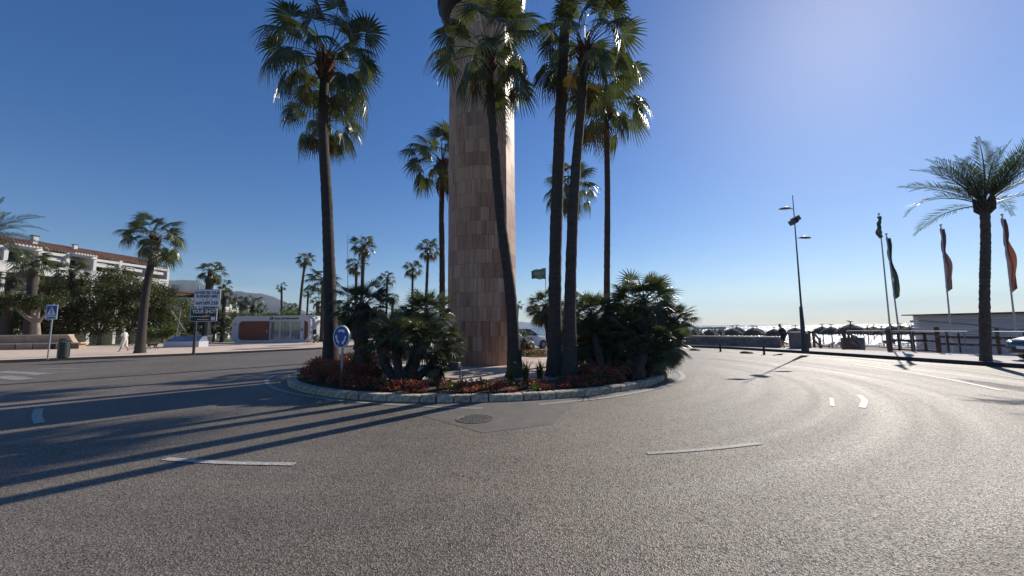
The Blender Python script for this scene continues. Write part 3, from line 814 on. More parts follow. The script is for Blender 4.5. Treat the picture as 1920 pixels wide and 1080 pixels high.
# ------------------------------------------------------------------ bedding plants
def bedding():
    spots = []; cols = []
    rg = np.random.default_rng(5)
    V = []; F = []; V2 = []; F2 = []
    def plant(x, y, h, n, red, z0=0.13, lw=0.055):
        Vt, Ft = (V, F) if red else (V2, F2)
        for k in range(n):
            a = rg.uniform(0, 2 * PI); rr_ = rg.uniform(0, 0.16); z = z0 + h * rg.uniform(0.12, 1) ** 0.8
            c = np.array([x + rr_ * math.cos(a), y + rr_ * math.sin(a), z])
            d = rg.normal(size=3); d[2] = abs(d[2]) * 0.7; d /= np.linalg.norm(d)
            e = np.cross(d, rg.normal(size=3)); e /= np.linalg.norm(e)
            l = lw * rg.uniform(0.7, 1.4); w = l * 0.55; o = len(Vt)
            Vt += [c, c + d * l * .5 + e * w * .5, c + d * l, c + d * l * .5 - e * w * .5]; Ft.append((o, o + 1, o + 2, o + 3))
        o = len(V2)
        for k in range(3):
            a = rg.uniform(0, 2 * PI); b_ = np.array([x, y, z0]); tp = np.array([x + .1 * math.cos(a), y + .1 * math.sin(a), z0 + h * .9]); o = len(V2)
            V2.extend([b_ + [.006, 0, 0], b_ - [.006, 0, 0], tp - [.004, 0, 0], tp + [.004, 0, 0]]); F2.append((o, o + 1, o + 2, o + 3))
    for i in range(2100):
        a = rg.uniform(0, 2 * PI); rr_ = RR - 0.36 - 1.55 * rg.uniform(0, 1)
        x, y = RC.x + rr_ * math.cos(a), RC.y + rr_ * math.sin(a)
        d = math.degrees(a) % 360
        front = 170 < d < 370 or d < 10
        dens = noise.noise(Vector((x * 0.9, y * 0.9, 3)))
        if front and dens < -0.28: continue
        if not front and rg.uniform() < 0.45: continue
        left = 165 < d < 245
        h = (0.46 if left else 0.32) + 0.12 * dens + rg.uniform(-.06, .06)
        if 240 < d < 305:
            h *= 0.62
            if rr_ < RR - 1.0: continue
        if rr_ > RR - 0.55: h *= 0.62
        red = rg.uniform() < (0.93 if left else 0.66)
        plant(x, y, h, int(42 if front else 20), red)
    a = tag(npmesh_obj('red_bedding', V, F, ML_red), 'bed of low red and orange leaved bedding plants inside the roundabout kerb', 'plants', kind='stuff')
    b_ = tag(npmesh_obj('green_bedding', V2, F2, ML_grn), 'green stems and leaves mixed through the red bedding plants of the roundabout', 'plants', kind='stuff')
def npmesh_obj(name, V, F, m): return obj(name, npmesh(name, V, F, m))
bedding()
# tufts of strap leaves
def tuft(label, x, y, h, n, seed, m=ML_grn, z0=0.13, group='grassy tufts in the bed'):
    rg = random.Random(seed); mb = MB()
    for i in range(n):
        a = rg.uniform(0, 2 * PI); l = h * rg.uniform(0.6, 1.1); o = rg.uniform(0.15, 0.6) * l
        p0 = Vector((x + rg.uniform(-.07, .07), y + rg.uniform(-.07, .07), z0)); d = Vector((math.cos(a), math.sin(a), 0)); s_ = Vector((-d.y, d.x, 0)) * 0.012
        p1 = p0 + d * o * 0.4 + Vector((0, 0, l * 0.7)); p2 = p0 + d * o + Vector((0, 0, l * 0.95))
        mb.add([p0 - s_, p0 + s_, p1 + s_ * .8, p1 - s_ * .8, p2], [(0, 1, 2, 3), (3, 2, 4)])
    o = mb.build('strap_leaf_plant', m); return tag(o, label, 'plant', group)
for i, (px, py, Y, h, lab) in enumerate(((985, 715, 11.6, .62, 'tuft of upright strap leaves in front of the leaning palm'), (958, 720, 11.2, .5, 'lower grassy tuft at the foot of the leaning palm'),
        (1012, 712, 11.9, .6, 'dark grassy tuft between the leaning palm and the twin trunks'), (1092, 690, 16, .62, 'pale grassy tuft on the far side of the terrace'),
        (664, 705, 12.4, .75, 'yellowish leafy tuft between the sign post and the shaggy dwarf palm'))):
    q = G(px, py, .13); tuft(lab, q.x, q.y, h, 60, i + 60)

# ------------------------------------------------------------------ roundabout sign, floodlight, manhole
M_blue = mat('sign_blue', (0.02, 0.07, 0.32), 0.45, 0.06, 3)
M_signw = mat('sign_white', (0.82, 0.83, 0.85), 0.45, 0.04, 3)
M_post = mat('grey_post', (0.36, 0.36, 0.37), 0.5, 0.12, 6, metal=0.4)
sb = G(638, 725, 0.1); sgn = thing('roundabout_sign', 'round blue roundabout sign with three white arrows in the flower bed', 'sign', (sb.x, sb.y, 0.1), R(-26))
MB().tube([(0, 0.03, 0), (0, 0.03, 1.5)], 0.028, 12).build('post', M_post, sgn, smooth=50, world=False)
def disc(r_, y0, y1, z, n=40):
    mb = MB(); vs = []
    for y in (y0, y1):
        for i in range(n): a = 2 * PI * i / n; vs.append((r_ * math.cos(a), y, z + r_ * math.sin(a)))
    fs = [tuple(range(n)), tuple(range(2 * n - 1, n - 1, -1))] + [(i, n + i, n + (i + 1) % n, (i + 1) % n) for i in range(n)]
    return mb.add(vs, fs)
SC = 1.30; 
disc(0.30, -0.03, 0.01, SC).build('sign_rim', M_signw, sgn, world=False)
disc(0.27, -0.034, -0.0305, SC).build('sign_face', M_blue, sgn, world=False)
for k in range(3):
    mb = MB(); a0 = R(90 + 120 * k + 38); a1 = R(90 + 120 * k - 28); vs = []; n = 9
    for i in range(n):
        a = a0 + (a1 - a0) * i / (n - 1)
        for r_ in (0.14, 0.195): vs.append((r_ * math.cos(a), -0.037, SC + r_ * math.sin(a)))
    fs = [(2 * i, 2 * i + 1, 2 * i + 3, 2 * i + 2) for i in range(n - 1)]
    at = a1 - R(22)
    vs += [(0.115 * math.cos(a1), -0.037, SC + 0.115 * math.sin(a1)), (0.24 * math.cos(a1), -0.037, SC + 0.24 * math.sin(a1)), (0.18 * math.cos(at), -0.037, SC + 0.18 * math.sin(at))]
    fs.append((2 * n, 2 * n + 1, 2 * n + 2)); mb.add(vs, fs).build('white_arrow', M_signw, sgn, world=False)
MB().box((0, 0.01, SC - 0.1), (0.12, 0.03, 0.04)).box((0, 0.01, SC + 0.1), (0.12, 0.03, 0.04)).build('clamp', M_post, sgn, world=False)

q = G(845, 716, .13); fl = thing('floodlight', 'black box floodlight standing in the red plants before the column', 'lamp', (q.x, q.y, .13), R(-14))
MB().box((0, 0, .42), (.52, .2, .22)).build('housing', M_dark, fl, world=False, bevel=0.012)
MB().box((0, .105, .43), (.46, .01, .17)).build('lens', M_glass, fl, world=False)
MB().bar((-.28, 0, .42), (-.28, 0, .1), .02, .05).bar((.28, 0, .42), (.28, 0, .1), .02, .05).bar((-.28, 0, .1), (.28, 0, .1), .05, .02).tube([(0, 0, 0), (0, 0, .1)], .03, 8).build('bracket', M_metal, fl, world=False)
q = G(866, 750, 0); 
st = thing('marker_stake', 'thin wooden stake standing at the kerb in front of the floodlight', 'stake', (q.x, q.y + .1, .15))
MB().box((0, 0, .22), (.022, .022, .44)).build('stake', M_wood, st, world=False)

mh = G(890, 786); man = thing('manhole_cover', 'round cast iron manhole cover set in a smooth grey concrete patch', 'manhole cover', (mh.x, mh.y, 0))
M_patch = mat('concrete_patch', (0.125, 0.112, 0.097), 0.7, 0.2, 3, 0.3, 40)
M_iron = mat('cast_iron', (0.13, 0.12, 0.105), 0.65, 0.25, 8, 0.3, 40, metal=0.3)
pat = [G(*p).to_2d() - mh.to_2d() for p in ((785, 778), (860, 752), (1085, 748), (1035, 796), (905, 812))]
MB().sheet([tuple(p) for p in pat], 0.004).build('concrete_patch', M_patch, man, world=False)
MB().lathe([(0.33, 0.006), (0.33, 0.014), (0.30, 0.014), (0.295, 0.008)], n=40, cap=False).build('rim', M_iron, man, world=False)
MB().lathe([(0.285, 0.005), (0.285, 0.011), (0.0, 0.011)], n=40, cap=False).build('lid', M_iron, man, world=False)
mb = MB()
for i in range(-4, 5):
    for j in range(-4, 5):
        if math.hypot(i, j) * 0.058 < 0.25: mb.box((i * .058, j * .058, .0145), (.036, .036, .006), rz=R(45))
tag(mb.build('lid_studs', M_patch, man, world=False), kind='stuff')

# ------------------------------------------------------------------ road markings (each a thin painted sheet)
def strip_px(a, b_, wpx=None, w=0.12, name='lane_dash', m=M_paint, mid=None, z=0.008):
    pts = [G(*a).to_2d()] + ([G(*mid).to_2d()] if mid else []) + [G(*b_).to_2d()]
    pp = smooth_path(pts, 5)
    return struct(ribbon(pp, -w / 2, w / 2, z).build(name, m))
strip_px((310, 861), (553, 871), w=0.10, mid=(415, 868))
strip_px((1213, 851), (1425, 832), w=0.09, mid=(1325, 843), m=M_paint_worn)
strip_px((73, 767), (74, 794), w=0.13, mid=(69, 780))
strip_px((1610, 741), (1616, 765), w=0.11, mid=(1621, 752))
strip_px((1559, 746), (1561, 762), w=0.07)
# exit markings on the left
for a, b_, w in (((0, 697), (85, 702), .5), ((0, 706), (48, 712), .5), ((0, 712), (162, 692), .14), ((75, 691), (150, 692), .2), ((160, 693), (222, 687), .12), ((0, 684), (90, 681), .1)):
    strip_px(a, b_, w=w, m=M_paint_worn, name='exit_marking', z=0.008 + 0.0006 * (w * 10 % 3))
# long lane lines on the right
for pts, m_ in ((((1600, 683), (1700, 698), (1790, 714), (1880, 733)), M_paint), (((1480, 668), (1600, 672), (1720, 686), (1840, 699), (1920, 712)), M_paint_worn), (((1330, 672), (1420, 680), (1470, 690)), M_paint_worn)):
    struct(ribbon(smooth_path([G(*p).to_2d() for p in pts], 6), -.06, .06, 0.008).build('lane_line', m_))
# ------------------------------------------------------------------ leafy trees
def leaf_cloud(blobs, n, size, seed, c0, flat=0.75):
    """clumps of leaf quads through the blobs' shells; blobs (x,y,z,r)"""
    rg = np.random.default_rng(seed); vol = np.array([b[3] ** 2 for b in blobs]); vol = vol / vol.sum()
    C = []
    ncl = max(n // 42, 8)
    for k in range(ncl):
        b = blobs[rg.choice(len(blobs), p=vol)]
        d = rg.normal(size=3); d /= np.linalg.norm(d); d[2] *= flat
        C.append(np.array(b[:3]) + d * b[3] * rg.uniform(0.55, 1.04))
    C = np.array(C); idx = rg.integers(0, ncl, n)
    cr = np.mean([b[3] for b in blobs]) * 0.2
    c = C[idx] + rg.normal(size=(n, 3)) * cr * rg.uniform(0.4, 1.2, (n, 1)) - np.array(c0)
    d = rg.normal(size=(n, 3)); d[:, 2] = d[:, 2] * 0.6; d /= np.linalg.norm(d, axis=1)[:, None]
    e = np.cross(d, rg.normal(size=(n, 3))); e /= np.linalg.norm(e, axis=1)[:, None]
    l = size * rg.uniform(0.6, 1.4, (n, 1))
    V = np.stack([c - d * l * .5, c + e * l * .3, c + d * l * .5, c - e * l * .3], 1).reshape(-1, 3)
    F = np.arange(4 * n).reshape(-1, 4)
    return V, F
def tree(name, label, cat, base, blobs, n, size, seed, m=None, trunks=None, group=None, tm=None, rt=0.13):
    base = Vector(base); t = thing(name, label, cat, base, 0, group)
    V, F = leaf_cloud(blobs, n, size, seed, base)
    obj('crown', npmesh('crown', V, F, m or ML_tree), t)
    rg = random.Random(seed); mb = MB()
    fork = base + Vector((0, 0, trunks or 1.2))
    mb.tube([base - Vector((0, 0, .1)), base.lerp(fork, .5) + Vector((.05, 0, 0)), fork], [rt * 1.5, rt * 1.1, rt], 8)
    for b in blobs:
        q = Vector(b[:3]); md = fork.lerp(q, .5) + Vector((rg.uniform(-.2, .2), 0, rg.uniform(-.2, .1)))
        mb.tube([fork, md, q], [rt * .7, rt * .5, rt * .2], 6)
    mb.build('trunk', tm or M_bark, t, smooth=60)
    return t
def BL(lst, Y):
    out = []
    for (px, py, r_) in lst:
        p = P(px, py, Y); out.append((p.x, p.y + random.uniform(-.6, .6), p.z, r_ / FPX * Y))
    return out
TG = 'dark green trees along the plaza hedge'
tree('broadleaf_tree', 'dark tree at the far left behind the long stone bench', 'tree', ZG(P(20, 640, 39), 0), BL([(-30, 600, 40), (10, 612, 32), (40, 606, 26), (-10, 570, 30)], 39), 9880, .17, 31, group=TG)
tree('broadleaf_tree', 'dark bushy tree between the pale trunked tree and the litter bin', 'tree', ZG(P(112, 645, 40), 0), BL([(95, 608, 30), (125, 600, 34), (135, 570, 28), (110, 625, 24)], 40), 10640, .17, 32, group=TG)
tree('broadleaf_tree', 'wide brownish green tree behind the walking person', 'tree', ZG(P(185, 645, 42), 0), BL([(160, 548, 36), (195, 558, 38), (180, 605, 34), (150, 600, 28), (215, 560, 30), (215, 610, 26)], 42), 17100, .17, 33, group=TG)
tree('broadleaf_tree', 'taller dark tree directly behind the leaning palm trunk', 'tree', ZG(P(240, 645, 44), 0), BL([(225, 520, 26), (240, 540, 32), (200, 528, 22), (262, 570, 36), (240, 600, 30), (275, 540, 22)], 44), 16340, .17, 34, group=TG)
tree('broadleaf_tree', 'dark tree between the leaning palm trunk and the advertising boards', 'tree', ZG(P(305, 645, 46), 0), BL([(295, 560, 32), (320, 575, 30), (300, 600, 30), (335, 600, 28), (280, 600, 26), (310, 548, 20)], 46), 16340, .17, 35, group=TG)
tree('broadleaf_tree', 'dense tree between the advertising boards and the white kiosk', 'tree', ZG(P(400, 640, 52), 0), BL([(365, 595, 26), (395, 590, 26), (415, 598, 22), (385, 615, 24), (420, 618, 18), (350, 612, 20)], 52), 14000, .18, 36, group=TG)
tree('shrub', 'light green rounded shrub just right of the leaning palm trunk', 'shrub', ZG(P(282, 642, 41), 0), BL([(278, 622, 13), (288, 626, 12)], 41), 1800, .17, 37, ML_shrub, .5, 'light green shrubs on the lawn', rt=.06)
tree('shrub', 'light green shrub left of the low blue grey box', 'shrub', ZG(P(312, 643, 41), 0), BL([(305, 622, 13), (322, 620, 14), (316, 629, 10)], 41), 2200, .17, 38, ML_shrub, .5, 'light green shrubs on the lawn', rt=.06)
tree('shrub', 'small pale green shrub between the stakes and the signboard post', 'shrub', ZG(P(345, 643, 44), 0), BL([(348, 632, 9)], 44), 900, .15, 39, ML_shrub, .4, 'light green shrubs on the lawn', rt=.05)
tree('broadleaf_tree', 'rounded dark tree filling the gap before the middle of the apartment facade', 'tree', ZG(P(92, 640, 43), 0), BL([(85, 552, 30), (115, 545, 28), (140, 535, 24), (60, 560, 22), (30, 568, 20)], 43), 9000, .17, 47, group=TG)
# flat crowned tree with pale limbs
tb = G(66, 655, .14); tb = ZG(P(68, 640, 36), 0)
pt_ = thing('flat_crowned_tree', 'flat topped tree with pale bare spreading limbs above the long stone bench', 'tree', tb)
V, F = leaf_cloud(BL([(15, 566, 20), (45, 560, 22), (78, 562, 22), (105, 568, 18), (-5, 572, 18), (60, 575, 16)], 36), 8000, .15, 40, tb, .42)
obj('crown', npmesh('crown', V, F, leafmat('olive_leaf', (0.05, 0.06, 0.025), (0.13, 0.13, 0.05), 0.5, .3, scale=1, rnd=.4)), pt_)
mb = MB(); f0 = P(68, 606, 36)
mb.tube([tb, P(69, 630, 36), f0], [.34, .28, .24], 10)
for a, b_ in (((45, 590), (22, 566)), ((62, 585), (55, 562)), ((72, 585), (78, 565)), ((84, 592), (105, 566)), ((50, 596), (30, 580))):
    mb.tube([f0, P(*a, 36), P(*b_, 36)], [.17, .12, .06], 7)
mb.build('trunk', mat('pale_bark', (0.26, 0.21, 0.165), .85, .25, 4, .5, 15), pt_, smooth=60)

# ------------------------------------------------------------------ background palms
BGp = 'fan palms in the background'
def bgpalm(label, head, Y, rpx, n=26, foot=None, seed=0, r0=.16, wind=0, dry=2, boots=True, flare=1.4, pmin=-40, zb=0.0):
    h = P(head[0], head[1], Y)
    fx = foot[0] if foot else head[0]; b = P(fx, 620, Y); b.z = zb
    mid = b.lerp(h, .5)
    if foot and len(foot) > 1: mid = P(foot[1], foot[2], Y)
    return washingtonia(label, b, [mid, h], r0, r0 * .8, rpx / FPX * Y, n, BGp, seed, True, boots, dry, pmin, flare=flare, wind=(wind, 0))
fb = G(262, 662, .14)
w = washingtonia('leaning fan palm with windswept crown on the plaza pavement beside the dog', fb, [P(272, 560, fb.y), P(284, 490, fb.y), P(291, 447, fb.y)], .26, .17, 2.15, 34, BGp, 51, dry=3, wind=(-.22, 0), flare=1.35)
bgpalm('stocky fan palm before the left end of the apartment building', (62, 495), 37, 38, 30, (58,), 52, .42, dry=2)
bgpalm('small fan palm at the left picture edge before the apartment building', (20, 522), 37, 26, 22, (12,), 53, .36, dry=0)
bgpalm('low spreading fan palm before the middle of the apartment facade', (136, 510), 41, 36, 26, (134,), 54, .22)
bgpalm('fan palm with thick skirted trunk rising above the advertising boards', (398, 510), 50, 30, 34, (388, 392, 545), 55, .5, dry=6, pmin=-50)
bgpalm('small fan palm tight against the right of the skirted one', (420, 535), 56, 18, 20, (420,), 56, .2)
bgpalm('low pale fan palm just right of the top advertising board', (421, 556), 52, 22, 22, (418,), 57, .25)
bgpalm('leftmost of the three low palms above the kiosk roof', (452, 568), 66, 22, 24, (452,), 58, .3)
bgpalm('middle of the three low palms above the kiosk roof', (474, 570), 64, 24, 24, (474,), 59, .3)
bgpalm('rightmost of the three low palms above the kiosk roof', (492, 582), 62, 15, 18, (492,), 60, .25)
bgpalm('lone thin palm against the mountain slope above the kiosk', (528, 538), 95, 12, 16, (529,), 61, .3, wind=-.3)
bgpalm('slender fan palm with leaning trunk above the right end of the kiosk', (573, 487), 58, 22, 32, (558, 566, 540), 62, .22)
bgpalm('small palm low behind the slender one above the kiosk', (578, 548), 75, 15, 18, (574,), 63, .22)
bgpalm('bushy low palm on the left above the kiosk sign', (545, 578), 66, 20, 24, (545,), 64, .3)
bgpalm('fan palm partly hidden behind the tall left trunk', (606, 528), 46, 38, 32, (604,), 65, .25)
bgpalm('broad fan palm behind the far street lamp, upper crown', (682, 462), 48, 32, 34, (676,), 66, .26, dry=3)
bgpalm('fan palm with lower crown under the broad one by the far street lamp', (668, 496), 54, 26, 28, (668,), 67, .24, dry=3)
bgpalm('thin fan palm standing alone right of the shaggy dwarf palm', (726, 522), 52, 20, 24, (724,), 68, .16, dry=2)
bgpalm('lower of the two palms left of the column', (774, 503), 46, 25, 26, (772,), 69, .16, dry=3)
bgpalm('higher of the two palms left of the column', (803, 466), 42, 30, 30, (796,), 70, .19, dry=3)
bgpalm('small sunlit palm peeping out right of the leaning trunk', (972, 572), 60, 15, 16, (968,), 71, .14, dry=0)
bgpalm('low palm between the kiosk and the tall left trunk', (596, 566), 56, 18, 22, (596,), 72, .3)
bgpalm('low palm behind the shaggy dwarf palm', (736, 560), 56, 18, 20, (736,), 73, .25)
# shrub belt behind the roundabout
HGp = 'shrubs in the belt behind the roundabout'
for i, (lab, bl, Y) in enumerate((('pale shrub mass right behind the white kiosk, left part', [(455, 597, 16), (480, 600, 14), (440, 602, 12)], 60), ('pale shrub mass behind the middle of the kiosk', [(510, 596, 14), (535, 592, 15), (555, 594, 13)], 60),
        ('green shrub between the kiosk and the tall left palm trunk', [(600, 600, 22), (596, 625, 20), (612, 585, 16)], 50), ('green shrub behind the sign post, right of the tall left trunk', [(640, 600, 18), (648, 622, 18), (632, 580, 12)], 52),
        ('olive shrub behind the shaggy dwarf palm', [(705, 612, 20), (725, 620, 18), (700, 590, 13)], 50), ('olive shrub behind the left dwarf palm clump', [(755, 610, 20), (780, 600, 16), (742, 590, 12)], 50),
        ('light green shrub behind the top of the left clump, by the column', [(810, 600, 20), (835, 610, 16), (790, 622, 15)], 50))):
    tree('shrub', lab, 'shrub', ZG(P(bl[0][0], 640, Y), 0), BL(bl, Y), 5500, .18, 80 + i, ML_shrub if i in (0, 1, 4, 6) else ML_tree, .7, HGp, rt=.08)

# date palm at the left frame edge: heart outside, fronds reach in
def datepalm(label, base, pts, r0, r1, scale, n, seed, pmin=10, boots=True, low=0):
    base = Vector(base); t = thing('date_palm', label, 'palm tree', base)
    trunk_mesh([base - Vector((0, 0, .1))] + pts, r0, r1, 1.15, 16, .085, seed, .055).build('trunk', mat('date_trunk', (0.10, 0.078, 0.06), .95, .35, 8, 1.0, 24), t, smooth=None)
    h = pts[-1] - base
    rg = random.Random(seed); mb = MB()
    for i in range(40):
        a = i * 2.4; z = -.32 + .4 * i / 40; r_ = r1 * 1.1
        q = h + Vector((math.cos(a) * r_ * .8, math.sin(a) * r_ * .8, z))
        mb.tube([q, q + Vector((math.cos(a) * .14, math.sin(a) * .14, .12)), q + Vector((math.cos(a) * .16, math.sin(a) * .16, .3))], [.07, .05, .02], 5)
    mb.build('leaf_boots', M_trunk, t, world=False)
    place_fronds(t, h, DATE, n, scale, 86, pmin, seed, .08)
    if low: place_fronds(t, h, DATE, low, scale, 30, 16, seed + 3, .08)
    return t
q = P(-34, 440, 24)
datepalm('date palm outside the left picture edge, fronds arching over the apartment roof', ZG(q, 0.14), [q.lerp(ZG(q, 0), .5), q], .28, .24, 1.1, 34, 91, -25)

# ------------------------------------------------------------------ apartment building
M_wall = mat('white_render', (0.66, 0.65, 0.62), .8, .06, 1.5, .1, 20)
M_shade = mat('grey_render', (0.42, 0.43, 0.45), .8, .06, 1.5)
M_tile = mat('clay_tile', (0.20, 0.095, 0.06), .85, .35, 3, .3, 10, rnd=.3, col2=(0.30, 0.17, 0.11))
M_awn = mat('awning_cloth', (0.62, 0.60, 0.55), .8, .05, 2)
ZE = 11.0
A = G(-8, 455, ZE); B = G(303, 501, ZE)
u = (B - A); u.z = 0; Lb = u.length; u.normalize(); nrm_ = Vector((u.y, -u.x, 0))
ap = thing('apartment_building', 'long white apartment building with tiled roof, pergolas and balconies behind the palms at left', 'building', (A.x, A.y, 0), math.atan2(u.y, u.x))
# local frame: x along the facade, -y out of it, z up
def lb(name, m, mb, par=ap, **k): return mb.build(name, m, par, world=False, **k)
lb('wall', M_wall, MB().box((Lb / 2, 5.2, 5.66), (Lb, 9.0, 11.32)))
bays = [0.0, .155, .30, .455, .62, .815, .985]; 
bx = [-4.0] + [Lb * k for k in bays] 
for i, x in enumerate(bx): lb('pillar', M_wall, MB().box((x, -.45, 5.4), (.32, 2.2, 10.8)))
for lv, z in enumerate((1.9, 4.95, 8.0)):
    lb('balcony_slab', M_wall, MB().box((Lb / 2 - 2, -.5, z), (Lb + 4.3, 2.3, .26)))
for i in range(len(bx) - 1):
    x0, x1 = bx[i] + .165, bx[i + 1] - .165; w_ = x1 - x0; xc = (x0 + x1) / 2
    for lv, z in enumerate((2.03, 5.08, 8.13)):
        lb('parapet', M_wall, MB().box((xc, -1.5, z + .45), (w_, .14, .9)))
        fr = lb('window', M_white, MB().box((xc, .66, z + 1.25), (w_ * .74, .08, 2.1)).box((xc, .62, z + 2.33), (w_ * .78, .1, .08)))
        for s_ in (-1, 1):
            g_ = lb('pane', M_glass, MB().box((xc + s_ * w_ * .18, .615, z + 1.25), (w_ * .33, .02, 1.92)), par=fr)
    # top storey: alternately awning and pergola
    if i % 2 == 0 or i == 5:
        mb = MB(); n_ = 14
        for k in range(n_):
            xa = x0 + w_ * k / n_
            mb.add([(xa, -1.3, 10.05), (xa + w_ / n_, -1.3, 10.05), (xa + w_ / n_, -1.32, 9.72 + .05 * (k % 2)), (xa + w_ / n_ / 2, -1.33, 9.6), (xa, -1.32, 9.72 + .05 * ((k + 1) % 2))], [(0, 4, 3, 2, 1)])
        mb.add([(x0, .6, 10.5), (x1, .6, 10.5), (x1, -1.3, 10.05), (x0, -1.3, 10.05)], [(0, 3, 2, 1)])
        lb('awning', M_awn, mb)
        lb('lintel', M_wall, MB().box((xc, -1.45, 10.45), (w_, .16, .3)))
    else:
        lb('pergola_beam', M_wall, MB().box((xc, -1.52, 10.62), (w_ + .6, .18, .2)))
        for k in range(8):
            lb('pergola_rafter', M_wall, MB().box((x0 + w_ * (k + .5) / 8, -1.0, 10.83), (.14, 2.2, .18)))
# roof: rows of curved tiles
rf = lb('roof', M_tile, MB().add([(-4.4, -.7, 10.98), (Lb + .5, -.7, 10.98), (Lb + .5, 5.2, 12.65), (-4.4, 5.2, 12.65), (Lb + .5, 11, 11.0), (-4.4, 11, 11.0)], [(0, 1, 2, 3), (3, 2, 4, 5)]))
mb = MB(); k = int((Lb + 4.9) / .3)
for i in range(k):
    x = -4.35 + i * .3; 
    for j in range(10):
        y0 = -.72 + j * .59; z0 = 11.0 + (y0 + .72) * .283
        mb.tube([(x, y0, z0 + .05), (x, y0 + .6, z0 + .17 + .03)], [.105, .085], 6, cap=True)
tag(lb('roof_tiles', M_tile, mb, par=rf, smooth=40), kind='stuff')
ch = lb('chimney', M_wall, MB().box((4.2, 2.2, 12.3), (.45, .45, .9)))
lb('cap', M_dark, MB().box((4.2, 2.2, 12.81), (.56, .56, .12)), par=ch)
ch = lb('chimney', M_wall, MB().box((8.6, 3.2, 12.4), (.35, .35, .6)))
lb('cap', M_dark, MB().box((8.6, 3.2, 12.74), (.45, .45, .08)), par=ch)
# dark striped shutters on two bays
for xx, zz in ((Lb * .37, 8.75), (Lb * .54, 8.75)):
    mb = MB()
    for k in range(6): mb.add([(xx - 1 + k * .35, -1.59, zz - .4), (xx - .75 + k * .35, -1.59, zz - .4), (xx + .0 + k * .35, -1.59, zz + .4), (xx - .25 + k * .35, -1.59, zz + .4)], [(0, 1, 2, 3)])
    lb('balcony_stripes', M_shade, mb)

def simple_block(label, pa, pb, Y0, Y1, ztop, nb_, roofh=1.3):
    a = P(pa, 620, Y0); b_ = P(pb, 620, Y1); a.z = b_.z = 0; uu = (b_ - a); L_ = uu.length; uu.normalize()
    t = thing('apartment_building', label, 'building', a, math.atan2(uu.y, uu.x))
    lb('wall', M_wall, MB().box((L_ / 2, 4.5, ztop / 2), (L_, 8, ztop)), par=t)
    for lv in range(3):
        z = ztop - 3.1 * (lv + 1)
        for i in range(nb_):
            xc = L_ * (i + .5) / nb_; w_ = L_ / nb_ * .62
            f_ = lb('window', M_white, MB().box((xc, .46, z + 1.7), (w_, .1, 1.7)), par=t)
            lb('pane', M_glass, MB().box((xc, .395, z + 1.7), (w_ * .9, .03, 1.52)), par=f_)
            lb('balcony', M_wall, MB().box((xc, -.1, z + .85), (w_ * 1.25, 1.1, .95)), par=t)
    r_ = lb('roof', M_tile, MB().add([(-.5, -.7, ztop + .02), (L_ + .5, -.7, ztop + .02), (L_ + .5, 4.5, ztop + roofh), (-.5, 4.5, ztop + roofh), (L_ + .5, 9, ztop), (-.5, 9, ztop)], [(0, 1, 2, 3), (3, 2, 4, 5)]), par=t)
    mb = MB()
    for i in range(int(L_ / .45)):
        x = -.3 + i * .45; mb.tube([(x, -.75, ztop + .07), (x, 4.5, ztop + roofh + .07)], .1, 5)
    tag(lb('roof_tiles', M_tile, mb, par=r_), kind='stuff')
    return t
simple_block('farther white building with low tiled roof, left of and behind the advertising boards', 318, 398, 84, 92, (617 - 545) / 720 * 84 + 1.6, 5, .9)
simple_block('bright white building end seen between the palms right of the advertising boards', 409, 446, 74, 80, (617 - 557) / 720 * 76 + 1.6, 3, .7)
simple_block('low white building behind the shrubs, seen above the left dwarf palm clump', 690, 860, 62, 60, 2.9, 8, .5)

# ------------------------------------------------------------------ long stone bench wall
bq0 = P(-40, 640, 33); bq1 = P(166, 640, 33); bq0 = ZG(bq0, .14); bq1 = ZG(P(158, 640, 34), .14)
bd = (bq1 - bq0); bl_ = bd.length
bw = thing('stone_bench', 'long low stone bench with high stone back at the far left of the plaza', 'bench', bq0, math.atan2(bd.y, bd.x))
M_bst = mat('bench_stone', (0.42, 0.28, 0.19), .85, .25, 2, .5, 10, rnd=.2)
M_cap = mat('bench_coping', (0.55, 0.45, 0.36), .8, .12, 3, .2, 20)
mb = MB(); mb.add([(0, .5, 0), (bl_ - .9, .5, 0), (bl_ - 1.7, .5, 1.15), (0, .5, 1.15), (0, .95, 0), (bl_ - .9, .95, 0), (bl_ - 1.7, .95, 1.15), (0, .95, 1.15)], [(0, 1, 2, 3), (5, 4, 7, 6), (1, 5, 6, 2)])
lb('backrest', M_bst, mb, par=bw)
lb('coping', M_cap, MB().box(((bl_ - 1.7) / 2, .72, 1.2), (bl_ - 1.7, .56, .1)), par=bw)
lb('seat', M_cap, MB().box((bl_ / 2, .1, .5), (bl_, .78, .1)), par=bw)
for x in (1, 2.3, 3.6, 4.9, 6.2, 7.5, bl_ - 1.6, bl_ - .4):
    if x < bl_: lb('leg', M_bst, MB().box((x, .1, .22), (.42 if x > bl_ - 2 else 1.2, .6, .45)), par=bw)
